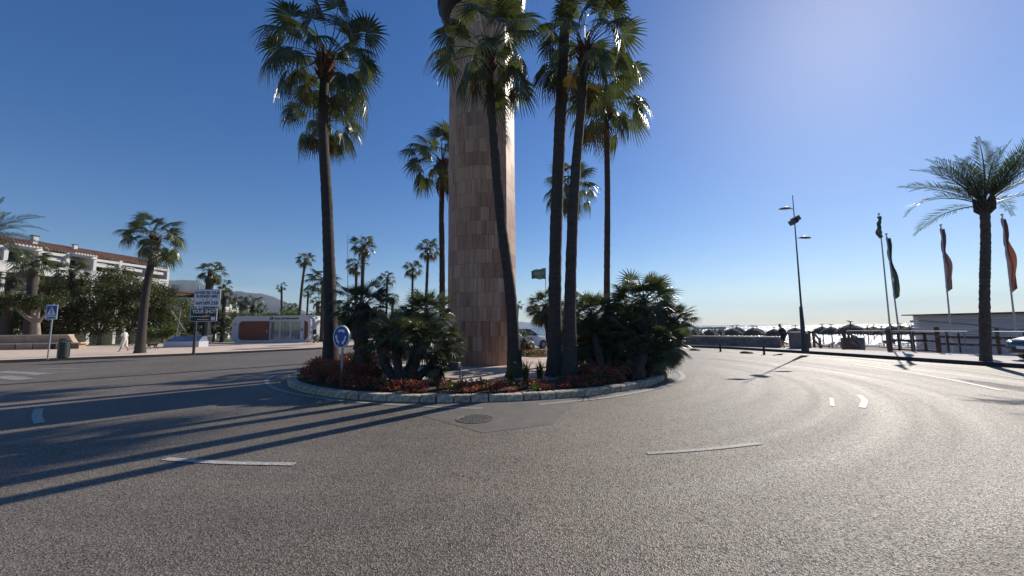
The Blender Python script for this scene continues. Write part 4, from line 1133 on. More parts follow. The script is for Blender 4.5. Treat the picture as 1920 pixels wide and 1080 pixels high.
# ------------------------------------------------------------------ litter bin, crossing sign
q = G(118, 671, .14); bn = thing('litter_bin', 'dark green barrel litter bin with side slots near the kerb, right of the crossing sign', 'bin', (q.x, q.y, .14), R(30)); bn.scale = (.64, .64, .86)
M_bin = mat('bin_green', (0.03, 0.042, 0.035), .5, .15, 5)
lb('body', M_bin, MB().lathe([(.30, 0), (.36, .05), (.38, .55), (.36, 1.0), (.34, 1.02)], n=20), par=bn, smooth=40)
lb('lid', M_bin, MB().lathe([(.37, 1.14), (.38, 1.18), (.3, 1.26), (.0, 1.3)], n=20), par=bn, smooth=40)
lb('rib', M_bin, MB().box((0, -.375, .52), (.08, .04, .95)).box((.375, 0, .52), (.04, .08, .95)).box((-.375, 0, .52), (.04, .08, .95)), par=bn)
lb('lid_support', M_bin, MB().box((.25, -.2, 1.08), (.05, .05, .14)).box((-.25, -.2, 1.08), (.05, .05, .14)).box((.25, .2, 1.08), (.05, .05, .14)).box((-.25, .2, 1.08), (.05, .05, .14)), par=bn)
q = G(88, 674, .14); ps = thing('crossing_sign', 'blue and white pedestrian crossing sign on a leaning grey pole at the left kerb', 'sign', (q.x, q.y, .14), R(2))
lb('post', M_post, MB().tube([(0, .03, 0), (0, .03, 3.0)], .035, 10), par=ps)
lb('plate', M_signw, MB().box((0, -.02, 2.55), (.60, .03, .80)), par=ps, bevel=.01)
lb('blue_field', M_blue, MB().box((0, -.037, 2.62), (.52, .004, .54)).box((0, -.037, 2.24), (.46, .004, .09)), par=ps)
lb('white_triangle', M_signw, MB().add([(-.24, -.041, 2.39), (.24, -.041, 2.39), (0, -.041, 2.85)], [(0, 1, 2)]), par=ps)
mb = MB()  # walking figure
for a, b_, w_ in (((0, 2.70), (0, 2.56), .05), ((0, 2.57), (-.06, 2.44), .032), ((0, 2.57), (.06, 2.44), .032), ((0, 2.66), (-.06, 2.59), .022), ((0, 2.66), (.06, 2.6), .022)):
    d = Vector((b_[0] - a[0], b_[1] - a[1])); s_ = Vector((-d.y, d.x)).normalized() * w_ / 2
    mb.add([(a[0] + s_.x, -.044, a[1] + s_.y), (a[0] - s_.x, -.044, a[1] - s_.y), (b_[0] - s_.x, -.044, b_[1] - s_.y), (b_[0] + s_.x, -.044, b_[1] + s_.y)], [(0, 1, 2, 3)])
mb.add([(.028 * math.cos(i), -.044, 2.735 + .028 * math.sin(i)) for i in (0, 1.05, 2.1, 3.14, 4.2, 5.24)], [(0, 1, 2, 3, 4, 5)])
lb('pedestrian_figure', M_dark, mb, par=ps)

# ------------------------------------------------------------------ advertising boards
q = G(361, 665, .14); yb = q.y
ad_ = thing('advertising_sign', 'two stacked advertising boards on one black post at the kerb, white above and black below', 'sign', (q.x, q.y, .14), R(8))
kx = yb / FPX
def zz(py): return P(361, py, yb).z - .14
lb('post', M_dark, MB().tube([(0, .08, 0), (0, .08, zz(602))], .075, 12), par=ad_)
lb('post_top', M_post, MB().tube([(.02, .08, zz(602) + .002), (.02, .08, zz(536))], .045, 10), par=ad_)
M_navy = mat('navy_print', (0.02, 0.03, 0.12), .5, .05, 3); M_bblack = mat('black_board', (0.012, 0.013, 0.016), .4, .1, 3); M_frame = mat('board_frame', (0.40, 0.41, 0.43), .4, .05, 3, metal=.3)
def board(x0, x1, z0, z1, face, nm):
    xc, zc = (x0 + x1) / 2, (z0 + z1) / 2
    def rr(w_, h_, r_, y, n_=6):
        out = []
        for cx, cz, a0 in ((w_ / 2 - r_, h_ / 2 - r_, 0), (-w_ / 2 + r_, h_ / 2 - r_, 90), (-w_ / 2 + r_, -h_ / 2 + r_, 180), (w_ / 2 - r_, -h_ / 2 + r_, 270)):
            for i in range(n_): a = R(a0 + 90 * i / (n_ - 1)); out.append((xc + cx + r_ * math.cos(a), y, zc + cz + r_ * math.sin(a)))
        return out
    def slab(w_, h_, r_, y0, y1):
        a, b_ = rr(w_, h_, r_, y0), rr(w_, h_, r_, y1); n_ = len(a)
        return MB().add(a + b_, [tuple(range(n_))[::-1], tuple(range(n_, 2 * n_))] + [(i, (i + 1) % n_, n_ + (i + 1) % n_, n_ + i) for i in range(n_)])
    bo = lb(nm, M_frame, slab(x1 - x0, z1 - z0, .09, -.05, 0), par=ad_)
    lb('board_face', face, slab(x1 - x0 - .08, z1 - z0 - .08, .07, -.054, -.0505), par=bo)
    return bo, xc, zc
def put(me, par, loc, name='lettering'): return obj(name, me, par, loc, (PI / 2, 0, 0))
zt0, zt1 = zz(575.5), zz(542); zb0, zb1 = zz(603.5), zz(578)
W0 = 46 * kx * .97
up_, xc, zc = board(-.12, -.12 + W0, zt0, zt1 - .02, M_signw, 'upper_board')
hh = zt1 - zt0
put(text_mesh('ADVERTISE YOUR', .235, M_navy, .010, .001, sx=.74), up_, (xc, -.056, zc + hh * .29))
put(text_mesh('BUSINESS HERE', .235, M_navy, .010, .001, sx=.76), up_, (xc, -.056, zc + hh * .09))
mb = MB()
for x in (-.22, 0, .22): mb.box((xc + x, -.057, zc - hh * .1), (.07, .003, .06))
lb('small_icons', M_navy, mb, par=up_)
put(text_mesh('669.009.328', .28, M_navy, .010, .001, sx=.9), up_, (xc, -.056, zc - hh * .29))
lw_, xc, zc = board(-.28, -.28 + 47 * kx * .97, zb0, zb1, M_bblack, 'lower_board')
hh = zb1 - zb0
M_or = mat('orange_print', (0.75, 0.16, 0.03), .5, .3, 4, col2=(0.8, 0.4, 0.12)); 
put(text_mesh('YOUR SHOT', .32, M_signw, .010, .001, sx=.74), lw_, (xc + .04, -.056, zc + hh * .24))
lb('orange_flame', M_or, MB().add([(xc - .35, -.057, zc - hh * .12), (xc + .02, -.057, zc - hh * .2), (xc + .32, -.057, zc - hh * .14), (xc + .42, -.057, zc - hh * .06), (xc + .25, -.057, zc + hh * .01), (xc + .08, -.057, zc - hh * .01), (xc - .02, -.057, zc - hh * .07)], [(0, 1, 2, 3, 4, 5, 6)]), par=lw_)
lb('white_arrow_stroke', M_signw, MB().box((xc - .28, -.0585, zc - hh * .105), (.6, .002, .03)).box((xc + .0, -.0585, zc - hh * .34), (.65, .002, .035)).add([(xc - .72, -.0585, zc - hh * .1), (xc - .6, -.0585, zc - hh * .16), (xc - .6, -.0585, zc - hh * .04)], [(0, 1, 2)]), par=lw_)
lb('white_square', M_signw, MB().box((xc + .56, -.057, zc - hh * .27), (.24, .003, .24)), par=lw_)

# ------------------------------------------------------------------ low blue grey box, stakes, totem
q = G(306, 655, .14); lx = P(306, 650, 34.5)
bxo = thing('planter_box', 'low pale box with sloping blue grey lid on the plaza behind the advertising boards', 'planter', (lx.x, 34.5, .14), R(4))
Lx = 3.0
lb('body', mat('pale_blue_render', (0.50, 0.50, 0.53), .6, .06, 3), MB().box((Lx / 2, .6, .25), (Lx, 1.2, .5)), par=bxo)
lb('lid', mat('blue_grey_lid', (0.17, 0.20, 0.28), .5, .08, 3), MB().add([(.05, .05, .502), (Lx - .05, .05, .502), (Lx - .05, 1.15, .502), (.05, 1.15, .502), (.55, .6, .95), (Lx - .1, .6, .97), (Lx - .1, 1.1, .97), (.6, 1.1, .95)], [(0, 1, 5, 4), (4, 5, 6, 7), (0, 4, 7, 3), (1, 2, 6, 5), (3, 7, 6, 2)]), par=bxo)
for i, (a, b_, lab) in enumerate((((321, 583), (368, 634), 'long bare stake leaning down to the right behind the low box'), ((339, 579), (328, 634), 'upright bare stake crossing the long leaning one'))):
    pa, pb = P(*a, 37), P(*b_, 37); pb.z = .1
    s_ = thing('leaning_stake', lab, 'stake', pb, 0, 'stakes behind the low box')
    MB().tube([pb, pa], .055, 7).build('pole', mat('grey_wood', (0.22, 0.20, 0.18), .8, .2, 4), s_)
q = P(386, 640, 40); tt = thing('information_totem', 'slim dark totem with small white panel right of the advertising boards', 'sign', (q.x, 40, .0), 0)
lb('column', M_dark, MB().box((0, 0, 2.0), (.28, .12, 4.0)), par=tt, bevel=.01)
lb('white_panel', M_signw, MB().box((0, -.07, 3.0), (.2, .02, .42)), par=tt)
q = P(392, 640, 42); tt = thing('water_fountain', 'small pale drinking fountain on the grass strip before the trees', 'fountain', (q.x, 42, .0), 0)
lb('pedestal', M_post, MB().lathe([(.16, 0), (.1, .1), (.08, .8), (.12, .9)], n=12), par=tt); lb('basin', M_signw, MB().lathe([(.1, .9), (.3, 1.0), (.32, 1.08), (.26, 1.06)], n=14), par=tt)

# ------------------------------------------------------------------ information kiosk
kz = .14; k0 = G(433, 643, kz); YK = k0.y; KW = P(584, 640, YK).x - k0.x; KH = P(500, 592, YK).z - kz; KD = 3.2
ki = thing('information_kiosk', 'white rounded information kiosk with timber panels and glass doors behind the plaza', 'kiosk', (k0.x, YK, kz), R(-2))
M_kw = mat('kiosk_white', (0.50, 0.50, 0.52), .4, .04, 2); M_kwood = mat('kiosk_timber', (0.27, 0.09, 0.048), .55, .15, 2, .2, 20, stretch=(6, 6, .4), rnd=.2)
def rrect(x0, x1, z0, z1, r_, n_=8):
    out = []
    for cx, cz, a0 in ((x1 - r_, z1 - r_, 0), (x0 + r_, z1 - r_, 90), (x0 + r_, z0 + r_, 180), (x1 - r_, z0 + r_, 270)):
        for i in range(n_): a = R(a0 + 90 * i / (n_ - 1)); out.append((cx + r_ * math.cos(a), cz + r_ * math.sin(a)))
    return out
o_ = rrect(0, KW, 0, KH, .75); i_ = rrect(.75, KW - .28, .28, KH - .62, .5); n_ = len(o_)
mb = MB()
vs = [(p[0], 0, p[1]) for p in o_] + [(p[0], 0, p[1]) for p in i_] + [(p[0], KD, p[1]) for p in o_] + [(p[0], .3, p[1]) for p in i_]
fs = []
for i in range(n_):
    j = (i + 1) % n_; fs += [(i, n_ + i, n_ + j, j), (i, j, 2 * n_ + j, 2 * n_ + i), (n_ + i, 3 * n_ + i, 3 * n_ + j, n_ + j)]
fs.append(tuple(range(2 * n_, 3 * n_)))
mb.add(vs, fs); lb('shell', M_kw, mb, par=ki)
lb('plinth', M_dark, MB().box((KW / 2, 1.6, -.04), (KW - 1.4, 2.6, .1)), par=ki)
gx0, gx1 = KW * .468, KW * .92 - .45   # glazed part
ix0, ix1, iz0, iz1 = .75, KW - .28, .28, KH - .62
def slats(x0, x1, nm, clipl=None):
    mb = MB(); k = int((x1 - x0) / .115)
    for i in range(k):
        x = x0 + (i + .5) * (x1 - x0) / k; zl, zh = iz0, iz1
        for side, cx in ((-1, ix0 + .5), (1, ix1 - .5)):
            if (side < 0 and x < cx) or (side > 0 and x > cx):
                d = abs(x - cx); dd = .5 - math.sqrt(max(.25 - d * d, 0)); zl, zh = iz0 + dd, iz1 - dd
        mb.box((x, .22, (zl + zh) / 2), (.09, .05, zh - zl))
    tag(lb(nm, M_kwood, mb, par=ki), kind='stuff')
lb('back_panel', M_kwood, MB().box(((ix0 + gx0) / 2, .29, (iz0 + iz1) / 2), (gx0 - ix0, .03, iz1 - iz0 - .04)), par=ki)
lb('back_panel', M_kwood, MB().box(((gx1 + .45 + ix1) / 2, .29, (iz0 + iz1) / 2), (ix1 - gx1 - .45, .03, iz1 - iz0 - .04)), par=ki)
slats(ix0 + .03, gx0 - .05, 'timber_slats'); slats(gx1 + .52, ix1 - .03, 'timber_slats')
lb('door_handle_plate', M_post, MB().box((gx0 - .3, .17, 1.25), (.14, .04, .35)), par=ki)
M_kglass = glassmat('kiosk_glass', (.13, .145, .16), .05, 1.0)
gw = (gx1 - gx0) / 3
lb('white_post', M_kw, MB().box((gx1 + .22, .12, (iz0 + iz1) / 2), (.36, .3, iz1 - iz0)), par=ki)
for i in range(3):
    x0 = gx0 + gw * i; f_ = MB()
    for a, b_ in (((x0 + .06, iz0), (x0 + .06, iz1)), ((x0 + gw - .06, iz0), (x0 + gw - .06, iz1))): f_.box((a[0], .2, (iz0 + iz1) / 2), (.1, .08, iz1 - iz0))
    f_.box((x0 + gw / 2, .2, iz0 + .05), (gw - .24, .08, .1)).box((x0 + gw / 2, .2, iz1 - .05), (gw - .24, .08, .1))
    fo = lb('door' if i == 1 else 'window', M_kw, f_, par=ki)
    lb('pane', M_kglass, MB().box((x0 + gw / 2, .22, (iz0 + iz1) / 2), (gw - .22, .015, iz1 - iz0 - .18)), par=fo)
    if i == 1: lb('handle', M_dark, MB().box((x0 + gw - .2, .14, 1.1), (.03, .05, .4)), par=fo)
lb('keypad', M_dark, MB().box((gx1 + .22, -.045, 1.45), (.16, .03, .3)), par=ki)
lb('side_label', M_bst, MB().box((.38, -.012, KH - .98), (.45, .015, .16)), par=ki)
def kp(me, loc, nm='lettering'): return obj(nm, me, ki, loc, (PI / 2, 0, 0))
kp(text_mesh('Punto de Información', .36, M_bblack, .012, .006, align='LEFT', sx=.93), (gx0 + .62, -.012, KH - .34))
lg = disc(.2, -.02, -.005, KH - .33); lg.v = [(p[0] + gx0 + .3, p[1], p[2]) for p in lg.v]; lb('round_logo', M_bblack, lg, par=ki)
kp(text_mesh('i', .24, M_signw, .012, .004), (gx0 + .3, -.026, KH - .33))
sc_ = G(592, 643, .14); 
# dark scooter parked end-on beside the kiosk
sco = thing('parked_scooter', 'dark scooter parked end-on beside the right end of the kiosk', 'scooter', (sc_.x, sc_.y, .14), R(10))
for y in (-.55, .65): 
    w_ = MB(); pr = []
    for i in range(18): a = 2 * PI * i / 18; pr.append((0, y + .25 * math.cos(a), .27 + .25 * math.sin(a)))
    lb('wheel', M_black, w_.tube(pr + [pr[0]], .055, 6, cap=False), par=sco)
lb('body', M_bblack, MB().tube([(0, -.5, .75), (0, -.42, .5), (0, -.1, .34), (0, .2, .5), (0, .8, .62)], [.16, .2, .17, .22, .12], 10), par=sco, smooth=60)
lb('seat', M_black, MB().tube([(0, 0, .78), (0, .4, .82), (0, .75, .86)], [.12, .17, .1], 8, flat=.5), par=sco, smooth=60)
lb('handlebar', M_dark, MB().tube([(-.33, -.38, 1.08), (0, -.45, 1.0), (.33, -.38, 1.08)], .02, 6).tube([(0, -.6, .3), (0, -.45, 1.0)], .03, 6), par=sco)
lb('windscreen', M_glass, MB().add([(-.2, -.55, .95), (.2, -.55, .95), (.16, -.45, 1.45), (-.16, -.45, 1.45), (-.2, -.53, .95), (.2, -.53, .95), (.16, -.43, 1.45), (-.16, -.43, 1.45)], [(0, 1, 2, 3), (7, 6, 5, 4)]), par=sco)
lb('headlight', M_signw, MB().tube([(0, -.68, .8), (0, -.6, .8)], [.06, .09], 10), par=sco)

# ------------------------------------------------------------------ far street lamps
def leaf_lamp(label, base, top, heads, r0, r1, group=None, sleeve=None, floods=None, azi=0.0):
    base = Vector(base); top = Vector(top); t = thing('street_lamp', label, 'street lamp', base, 0, group)
    ax = top - base
    MB().tube([(0, 0, 0), tuple(ax * .5), tuple(ax)], [r0, (r0 + r1) / 2, r1], 12).build('pole', M_dark, t, world=False, smooth=50)
    if sleeve: MB().lathe([(r0 * 2.6, 0), (r0 * 2.5, .05), (r0 * 1.9, sleeve * .35), (r0 * 1.25, sleeve)], n=14).build('base_sleeve', M_dark, t, world=False, smooth=50)
    for z, dx, L_ in heads:
        c = ax * (z / ax.z); s_ = 1 if dx > 0 else -1; mb = MB(); pr = []; wd = []
        for i, (q_, w_) in enumerate(((0, .04), (.2, .05), (.3, .14), (.5, .2), (.7, .19), (.88, .12), (1, .02))):
            pr.append(c + Vector((s_ * L_ * q_ * math.cos(azi), s_ * L_ * q_ * math.sin(azi), .05 * math.sin(q_ * PI)))); wd.append(w_ * L_ / .9)
        mb.tube(pr, wd, 12, flat=.34); mb.build('lamp_head', mat('lamp_grey', (0.12, 0.125, 0.13), .45, .1, 3), t, world=False, smooth=60)
    if floods:
        for z, dx in floods:
            c = ax * (z / ax.z) + Vector((dx, 0, 0)); M_ = Matrix.Rotation(R(-30), 4, 'Y')
            MB().box(c + Vector((0, -.12, 0)), (.34, .3, .26), M=M_).box(c + Vector((.12, 0, 0)), (.12, .1, .1)).build('spotlight', mat('lamp_grey', (0.12, 0.125, 0.13), .45, .1, 3), t, world=False, bevel=.01)
    return t
Yl = 52; b_ = P(653, 620, Yl); b_.z = 0
leaf_lamp('far street lamp with one leaf shaped head beside the broad background palm', b_, P(652, 438, Yl), [(P(652, 455, Yl).z, 1, .75)], .07, .02)
Yl = 70; b_ = P(783, 620, Yl); b_.z = 0; tp = P(783, 543, Yl)
sm = thing('street_lamp', 'small dark lamp with square arm seen between two background palms left of the column', 'street lamp', b_)
MB().bar(b_, tp, .1).bar(tp, tp + Vector((-.75, 0, 0)), .1).build('pole', M_dark, sm); MB().box(tp + Vector((-.75, 0, -.05)), (.4, .2, .08)).build('lamp_head', M_dark, sm)
# ------------------------------------------------------------------ people and dog
M_skin = mat('skin', (0.36, 0.20, 0.13), .6, .08, 5); M_cloth_w = mat('white_cloth', (0.66, 0.63, 0.56), .85, .08, 5); M_cloth_k = mat('dark_cloth', (0.03, 0.03, 0.035), .85, .1, 5); M_hair = mat('dark_hair', (0.05, 0.04, 0.035), .7, .2, 20); M_hairg = mat('grey_hair', (0.30, 0.27, 0.25), .7, .2, 20)
def skinfig(name, joints, edges, m, parent, sub=2, root=0):
    me = bpy.data.meshes.new(name + '_src'); me.from_pydata([j[0] for j in joints], edges, [])
    o = bpy.data.objects.new(name + '_src', me); COL.objects.link(o)
    sk = o.modifiers.new('s', 'SKIN')
    for i, j in enumerate(joints):
        r_ = j[1]; me.skin_vertices[0].data[i].radius = r_ if hasattr(r_, '__len__') else (r_, r_)
    me.skin_vertices[0].data[root].use_root = True
    ss = o.modifiers.new('u', 'SUBSURF'); ss.levels = sub; ss.render_levels = sub
    dg = bpy.context.evaluated_depsgraph_get(); dg.update()
    m2 = bpy.data.meshes.new_from_object(o.evaluated_get(dg)); m2.name = name
    bpy.data.objects.remove(o); bpy.data.meshes.remove(me)
    m2.materials.clear(); m2.materials.append(m); m2.shade_smooth()
    return obj(name, m2, parent)
def figure(label, loc, rz, k, legL, legR, armL, armR, top_m, bot_m, hair_m, lean=.04, short=.55, hat=False, skirt=False):
    """faces local -x; k = height/1.75; legs/arms given as lists of (x,z) joints"""
    t = thing('person', label, 'person', loc, rz)
    def s(p): return (p[0] * k, p[1] * k, p[2] * k)
    hip = (0, 0, .94); ch = (-lean, 0, 1.28); nk = (-lean * 1.4, 0, 1.47); hd = (-lean * 1.8 - .01, 0, 1.56); ht = (-lean * 2, 0, 1.68)
    J = [(s(hip), (.13 * k, .105 * k)), (s(ch), (.155 * k, .11 * k)), (s(nk), .05 * k), (s(hd), (.072 * k, .078 * k)), (s(ht), (.07 * k, .08 * k))]
    E_ = [(0, 1), (1, 2), (2, 3), (3, 4)]
    for sd, leg in ((-1, legL), (1, legR)):
        n0 = len(J); y = .09 * sd
        J += [(s((0, y, .90)), .085 * k), (s((leg[0][0], y, leg[0][1])), .058 * k), (s((leg[1][0], y, leg[1][1])), .036 * k), (s((leg[1][0] - .13, y, leg[1][1] - .045)), .03 * k)]
        E_ += [(0, n0), (n0, n0 + 1), (n0 + 1, n0 + 2), (n0 + 2, n0 + 3)]
    hands = []
    for sd, arm in ((-1, armL), (1, armR)):
        n0 = len(J); y = .19 * sd
        J += [(s((ch[0], y * .9, 1.40)), .05 * k), (s((arm[0][0], y * 1.15, arm[0][1])), .038 * k), (s((arm[1][0], y * 1.1, arm[1][1])), .026 * k), (s((arm[1][0] - .04, y * 1.1, arm[1][1] - .05)), (.034 * k, .018 * k))]
        E_ += [(1, n0), (n0, n0 + 1), (n0 + 1, n0 + 2), (n0 + 2, n0 + 3)]; hands.append(((arm[1][0] - .04, y * 1.1, arm[1][1] - .05), (arm[1][0] - arm[0][0], arm[1][1] - arm[0][1])))
    skinfig('body', J, E_, M_skin, t)
    mb = MB()
    for h, d in hands:
        dv = Vector((d[0], 0, d[1])).normalized()
        for f in range(5):
            a = Vector(s(h)) + Vector((0, (f - 2) * .014 * k, 0)); l = (.05, .068, .072, .066, .05)[f] * k
            mb.tube([a, a + dv * l * .5, a + dv * l + Vector((-.012 * k, 0, 0))], [.009 * k, .008 * k, .006 * k], 6)
    mb.build('fingers', M_skin, t, world=False, smooth=60)
    tp = MB(); tp.tube([s((0, 0, .9)), s((-.01, 0, 1.05)), s((ch[0], 0, 1.28)), s((ch[0], 0, 1.42)), s((nk[0], 0, 1.46))], [.155 * k, .15 * k, .185 * k, .17 * k, .07 * k], 14, flat=1.0)
    tp.v = [(p[0] * .8 - .0, p[1] * 1.12, p[2]) for p in tp.v]
    for sd, arm in ((-1, armL), (1, armR)):
        y = .19 * sd; a = Vector(s((ch[0], y * .85, 1.41))); b_ = Vector(s((arm[0][0], y * 1.15, arm[0][1]))); tp.tube([a, a.lerp(b_, .5), a.lerp(b_, .85)], [.07 * k, .062 * k, .06 * k], 9)
    tp.build('shirt', top_m, t, world=False, smooth=60)
    bt = MB()
    for sd, leg in ((-1, legL), (1, legR)):
        y = .09 * sd; a = Vector(s((0, y * .8, .97))); b_ = Vector(s((leg[0][0], y, leg[0][1]))); c = Vector(s((leg[1][0], y, leg[1][1])))
        if short <= 1: bt.tube([a, a.lerp(b_, .4), a.lerp(b_, short + .25)], [.125 * k, .12 * k, .10 * k], 10)
        else: bt.tube([a, a.lerp(b_, .5), b_, b_.lerp(c, short - 1)], [.125 * k, .115 * k, .095 * k, .085 * k], 10)
    bt.build('shorts', bot_m, t, world=False, smooth=60)
    hm = MB(); hc = Vector(s((ht[0] + .012, 0, 1.655))); rr_ = .095 * k
    hm.lathe([(rr_ * .98, -.02 * k), (rr_ * 1.02, .02 * k), (rr_ * .85, .06 * k), (rr_ * .45, .088 * k), (.005, .095 * k)], c=tuple(hc), n=14)
    hm.build('cap' if hat else 'hair', hair_m, t, world=False, smooth=60)
    fm = MB(); fx = ht[0] * k - .075 * k
    fm.tube([(fx, 0, 1.635 * k), (fx - .018 * k, 0, 1.605 * k), (fx, 0, 1.595 * k)], [.008 * k, .013 * k, .01 * k], 6); fm.build('nose', M_skin, t, world=False)
    return t
q = G(232, 660, .14)
figure('person in white shirt and loose pale shorts walking left by the leaning palm', (q.x, q.y, .14), R(12), .95, [(-.10, .50), (.0 - .22, .09)], [(.04, .49), (.24, .13)], [(-.12, 1.16), (-.2, .95)], [(.05, 1.15), (-.02, .92)], M_cloth_w, M_cloth_w, M_hairg, .07, .95)
q = G(1470, 661, .0); q = G(1471, 657, .14)
figure('running person in dark top and shorts left of the tall lamp', (q.x, q.y, .14), R(5), .86, [(-.20, .58), (-.05, .2)], [(.06, .50), (.36, .42)], [(.05, 1.16), (-.16, 1.2)], [(-.1, 1.18), (-.28, 1.32)], M_cloth_k, M_cloth_k, M_hair, .10, .5)
q = G(285, 656, .14); dg_ = thing('dog', 'small dark dog trotting behind the leaning palm trunk', 'dog', (q.x, q.y, .14), R(8))
J = [((0, 0, .40), (.09, .085)), ((-.22, 0, .41), (.11, .10)), ((.26, 0, .41), (.085, .08)), ((-.34, 0, .50), .06), ((-.42, 0, .58), .058), ((-.53, 0, .555), .032), ((.40, 0, .46), .02), ((.55, 0, .52), .014)]
Ed = [(0, 1), (0, 2), (1, 3), (3, 4), (4, 5), (2, 6), (6, 7)]
for sx_, base_, kk in ((-.24, 1, ((-.02, .2), (-.12, .02))), (-.22, 1, ((.03, .2), (.06, .02)))):
    sd = -1 if sx_ == -.24 else 1; n0 = len(J); J += [((sx_, .06 * sd, .30), .045), ((sx_ + kk[0][0], .06 * sd, kk[0][1]), .026), ((sx_ + kk[1][0], .06 * sd, kk[1][1]), .022)]; Ed += [(1, n0), (n0, n0 + 1), (n0 + 1, n0 + 2)]
for sd in (-1, 1):
    f_ = .06 * sd; n0 = len(J); J += [((.24, .06 * sd, .31), .055), ((.20 + f_, .06 * sd, .24), .035), ((.33 + f_, .06 * sd, .15), .022), ((.29 + f_, .06 * sd, .02), .02)]; Ed += [(2, n0), (n0, n0 + 1), (n0 + 1, n0 + 2), (n0 + 2, n0 + 3)]
skinfig('body', J, Ed, mat('dog_fur', (0.10, 0.055, 0.03), .9, .3, 12), dg_, 1)
MB().tube([(-.40, .035, .62), (-.41, .05, .70)], [.025, .008], 6).tube([(-.40, -.035, .62), (-.41, -.05, .70)], [.025, .008], 6).build('ear', M_hair, dg_, world=False)

# ------------------------------------------------------------------ cars
def car(label, loc, rz, paint, k=1.0):
    """front towards local -x; length 4.2"""
    t = thing('parked_car', label, 'car', loc, rz)
    xs = [-2.1, -2.05, -1.9, -1.5, -.95, -.55, -.1, .6, 1.2, 1.65, 1.95, 2.05, 2.1]
    lo = [.34, .26, .22, .2, .2, .2, .2, .2, .2, .22, .26, .3, .38]
    belt = [.60, .70, .80, .90, .97, 1.0, 1.02, 1.03, 1.03, 1.02, .98, .92, .75]
    wd = [.60, .72, .80, .85, .87, .88, .88, .88, .87, .85, .80, .75, .66]
    vs = []; fs = []; m_ = 12
    for x, l, b_, w_ in zip(xs, lo, belt, wd):
        h = b_ - l
        sec = [(-w_ * .86, l), (-w_ * .98, l + .1 * h), (-w_, l + .45 * h), (-w_ * .985, l + .75 * h), (-w_ * .92, b_ - .03), (-w_ * .55, b_ + .02), (w_ * .55, b_ + .02), (w_ * .92, b_ - .03), (w_ * .985, l + .75 * h), (w_, l + .45 * h), (w_ * .98, l + .1 * h), (w_ * .86, l)]
        vs += [(x, p[0], p[1]) for p in sec]
    for i in range(len(xs) - 1):
        for j in range(m_): fs.append((i * m_ + j, (i + 1) * m_ + j, (i + 1) * m_ + (j + 1) % m_, i * m_ + (j + 1) % m_)[::-1])
    fs += [tuple(range(m_))[::-1], tuple((len(xs) - 1) * m_ + j for j in range(m_))]
    MB().add(vs, fs).build('body', paint, t, world=False, smooth=35)
    def cab(off, zs, m, nm, x_in=0):
        pr = [(-1.0, 1.0, .80), (-.3, 1.44, .60), (.1, 1.5, .60), (1.1, 1.47, .58), (1.75, 1.02, .74)]
        vs = []; 
        for x, z, w_ in pr: vs += [(x + x_in, -w_ - off, z + zs), (x + x_in, w_ + off, z + zs)]
        b_ = [(-1.0 + x_in, -.82 - off, .98), (-1.0 + x_in, .82 + off, .98), (1.78 + x_in, -.78 - off, .98), (1.78 + x_in, .78 + off, .98)]
        vs += b_; f = [(2 * i, 2 * i + 1, 2 * i + 3, 2 * i + 2) for i in range(4)]
        f += [(10, 0, 2, 4, 6, 8, 12), (13, 9, 7, 5, 3, 1, 11)]
        return MB().add(vs, f).build(nm, m, t, world=False, smooth=30)
    cab(0, 0, M_glass, 'glasshouse')
    MB().add([(-.32, -.62, 1.452), (-.32, .62, 1.452), (.1, .62, 1.512), (.1, -.62, 1.512), (1.1, .6, 1.482), (1.1, -.6, 1.482), (1.2, .63, 1.43), (1.2, -.63, 1.43)], [(0, 3, 2, 1), (3, 5, 4, 2), (5, 7, 6, 4)]).build('roof_panel', paint, t, world=False)
    mb = MB()
    for s_ in (-1, 1):
        mb.tube([(-1.02, .815 * s_, .99), (-.3, .61 * s_, 1.46), (.1, .61 * s_, 1.51), (1.1, .59 * s_, 1.48), (1.78, .755 * s_, 1.03)], .03, 6)
        mb.tube([(.25, .82 * s_, 1.0), (.3, .615 * s_, 1.5)], .03, 6)
    mb.build('pillars', paint, t, world=False)
    for x in (-1.3, 1.25):
        for s_ in (-1, 1):
            w_ = disc(.32, -.1, .1, 0, 24); w_.v = [(p[0] + x, p[1] + s_ * .80, p[2] + .32) for p in w_.v]; wh = w_.build('wheel', M_black, t, world=False)
            w_ = disc(.2, -.012, .012, 0, 16); w_.v = [(p[0] + x, p[1] + s_ * .905, p[2] + .32) for p in w_.v]; w_.build('rim', M_metal, wh, world=False)
    for s_ in (-1, 1):
        MB().tube([(-2.03, .50 * s_, .66), (-1.93, .70 * s_, .70), (-1.72, .82 * s_, .76)], [.055, .075, .03], 8).build('headlight', M_signw, t, world=False, smooth=60)
        MB().box((-.75, .95 * s_, 1.05), (.14, .2, .14)).build('mirror', paint, t, world=False, bevel=.02)
        MB().box((2.03, .62 * s_, .82), (.1, .22, .2)).build('tail_light', mat('red_lens', (0.3, 0.01, 0.01), .3, .05, 3), t, world=False, bevel=.02)
    MB().box((-2.1, 0, .42), (.04, .9, .16)).build('grille', M_bblack, t, world=False)
    MB().box((-2.125, 0, .5), (.015, .52, .11)).build('number_plate', M_signw, t, world=False)
    return t
P_navy = mat('navy_car_paint', (0.012, 0.02, 0.05), .25, .03, 2, coat=.6); P_white = mat('white_car_paint', (0.7, 0.7, 0.7), .3, .03, 2, coat=.5)
q = P(1893, 684, 14.6)
car('dark blue car cut by the right picture edge, parked at the promenade kerb', (21.4, 14.3, .14), R(-10), P_navy)
q = G(985, 655, 0)
car('white car behind the island, seen between the column and the twin palm trunks', (q.x - .2, q.y + .6, 0), R(180 + 38), P_white)

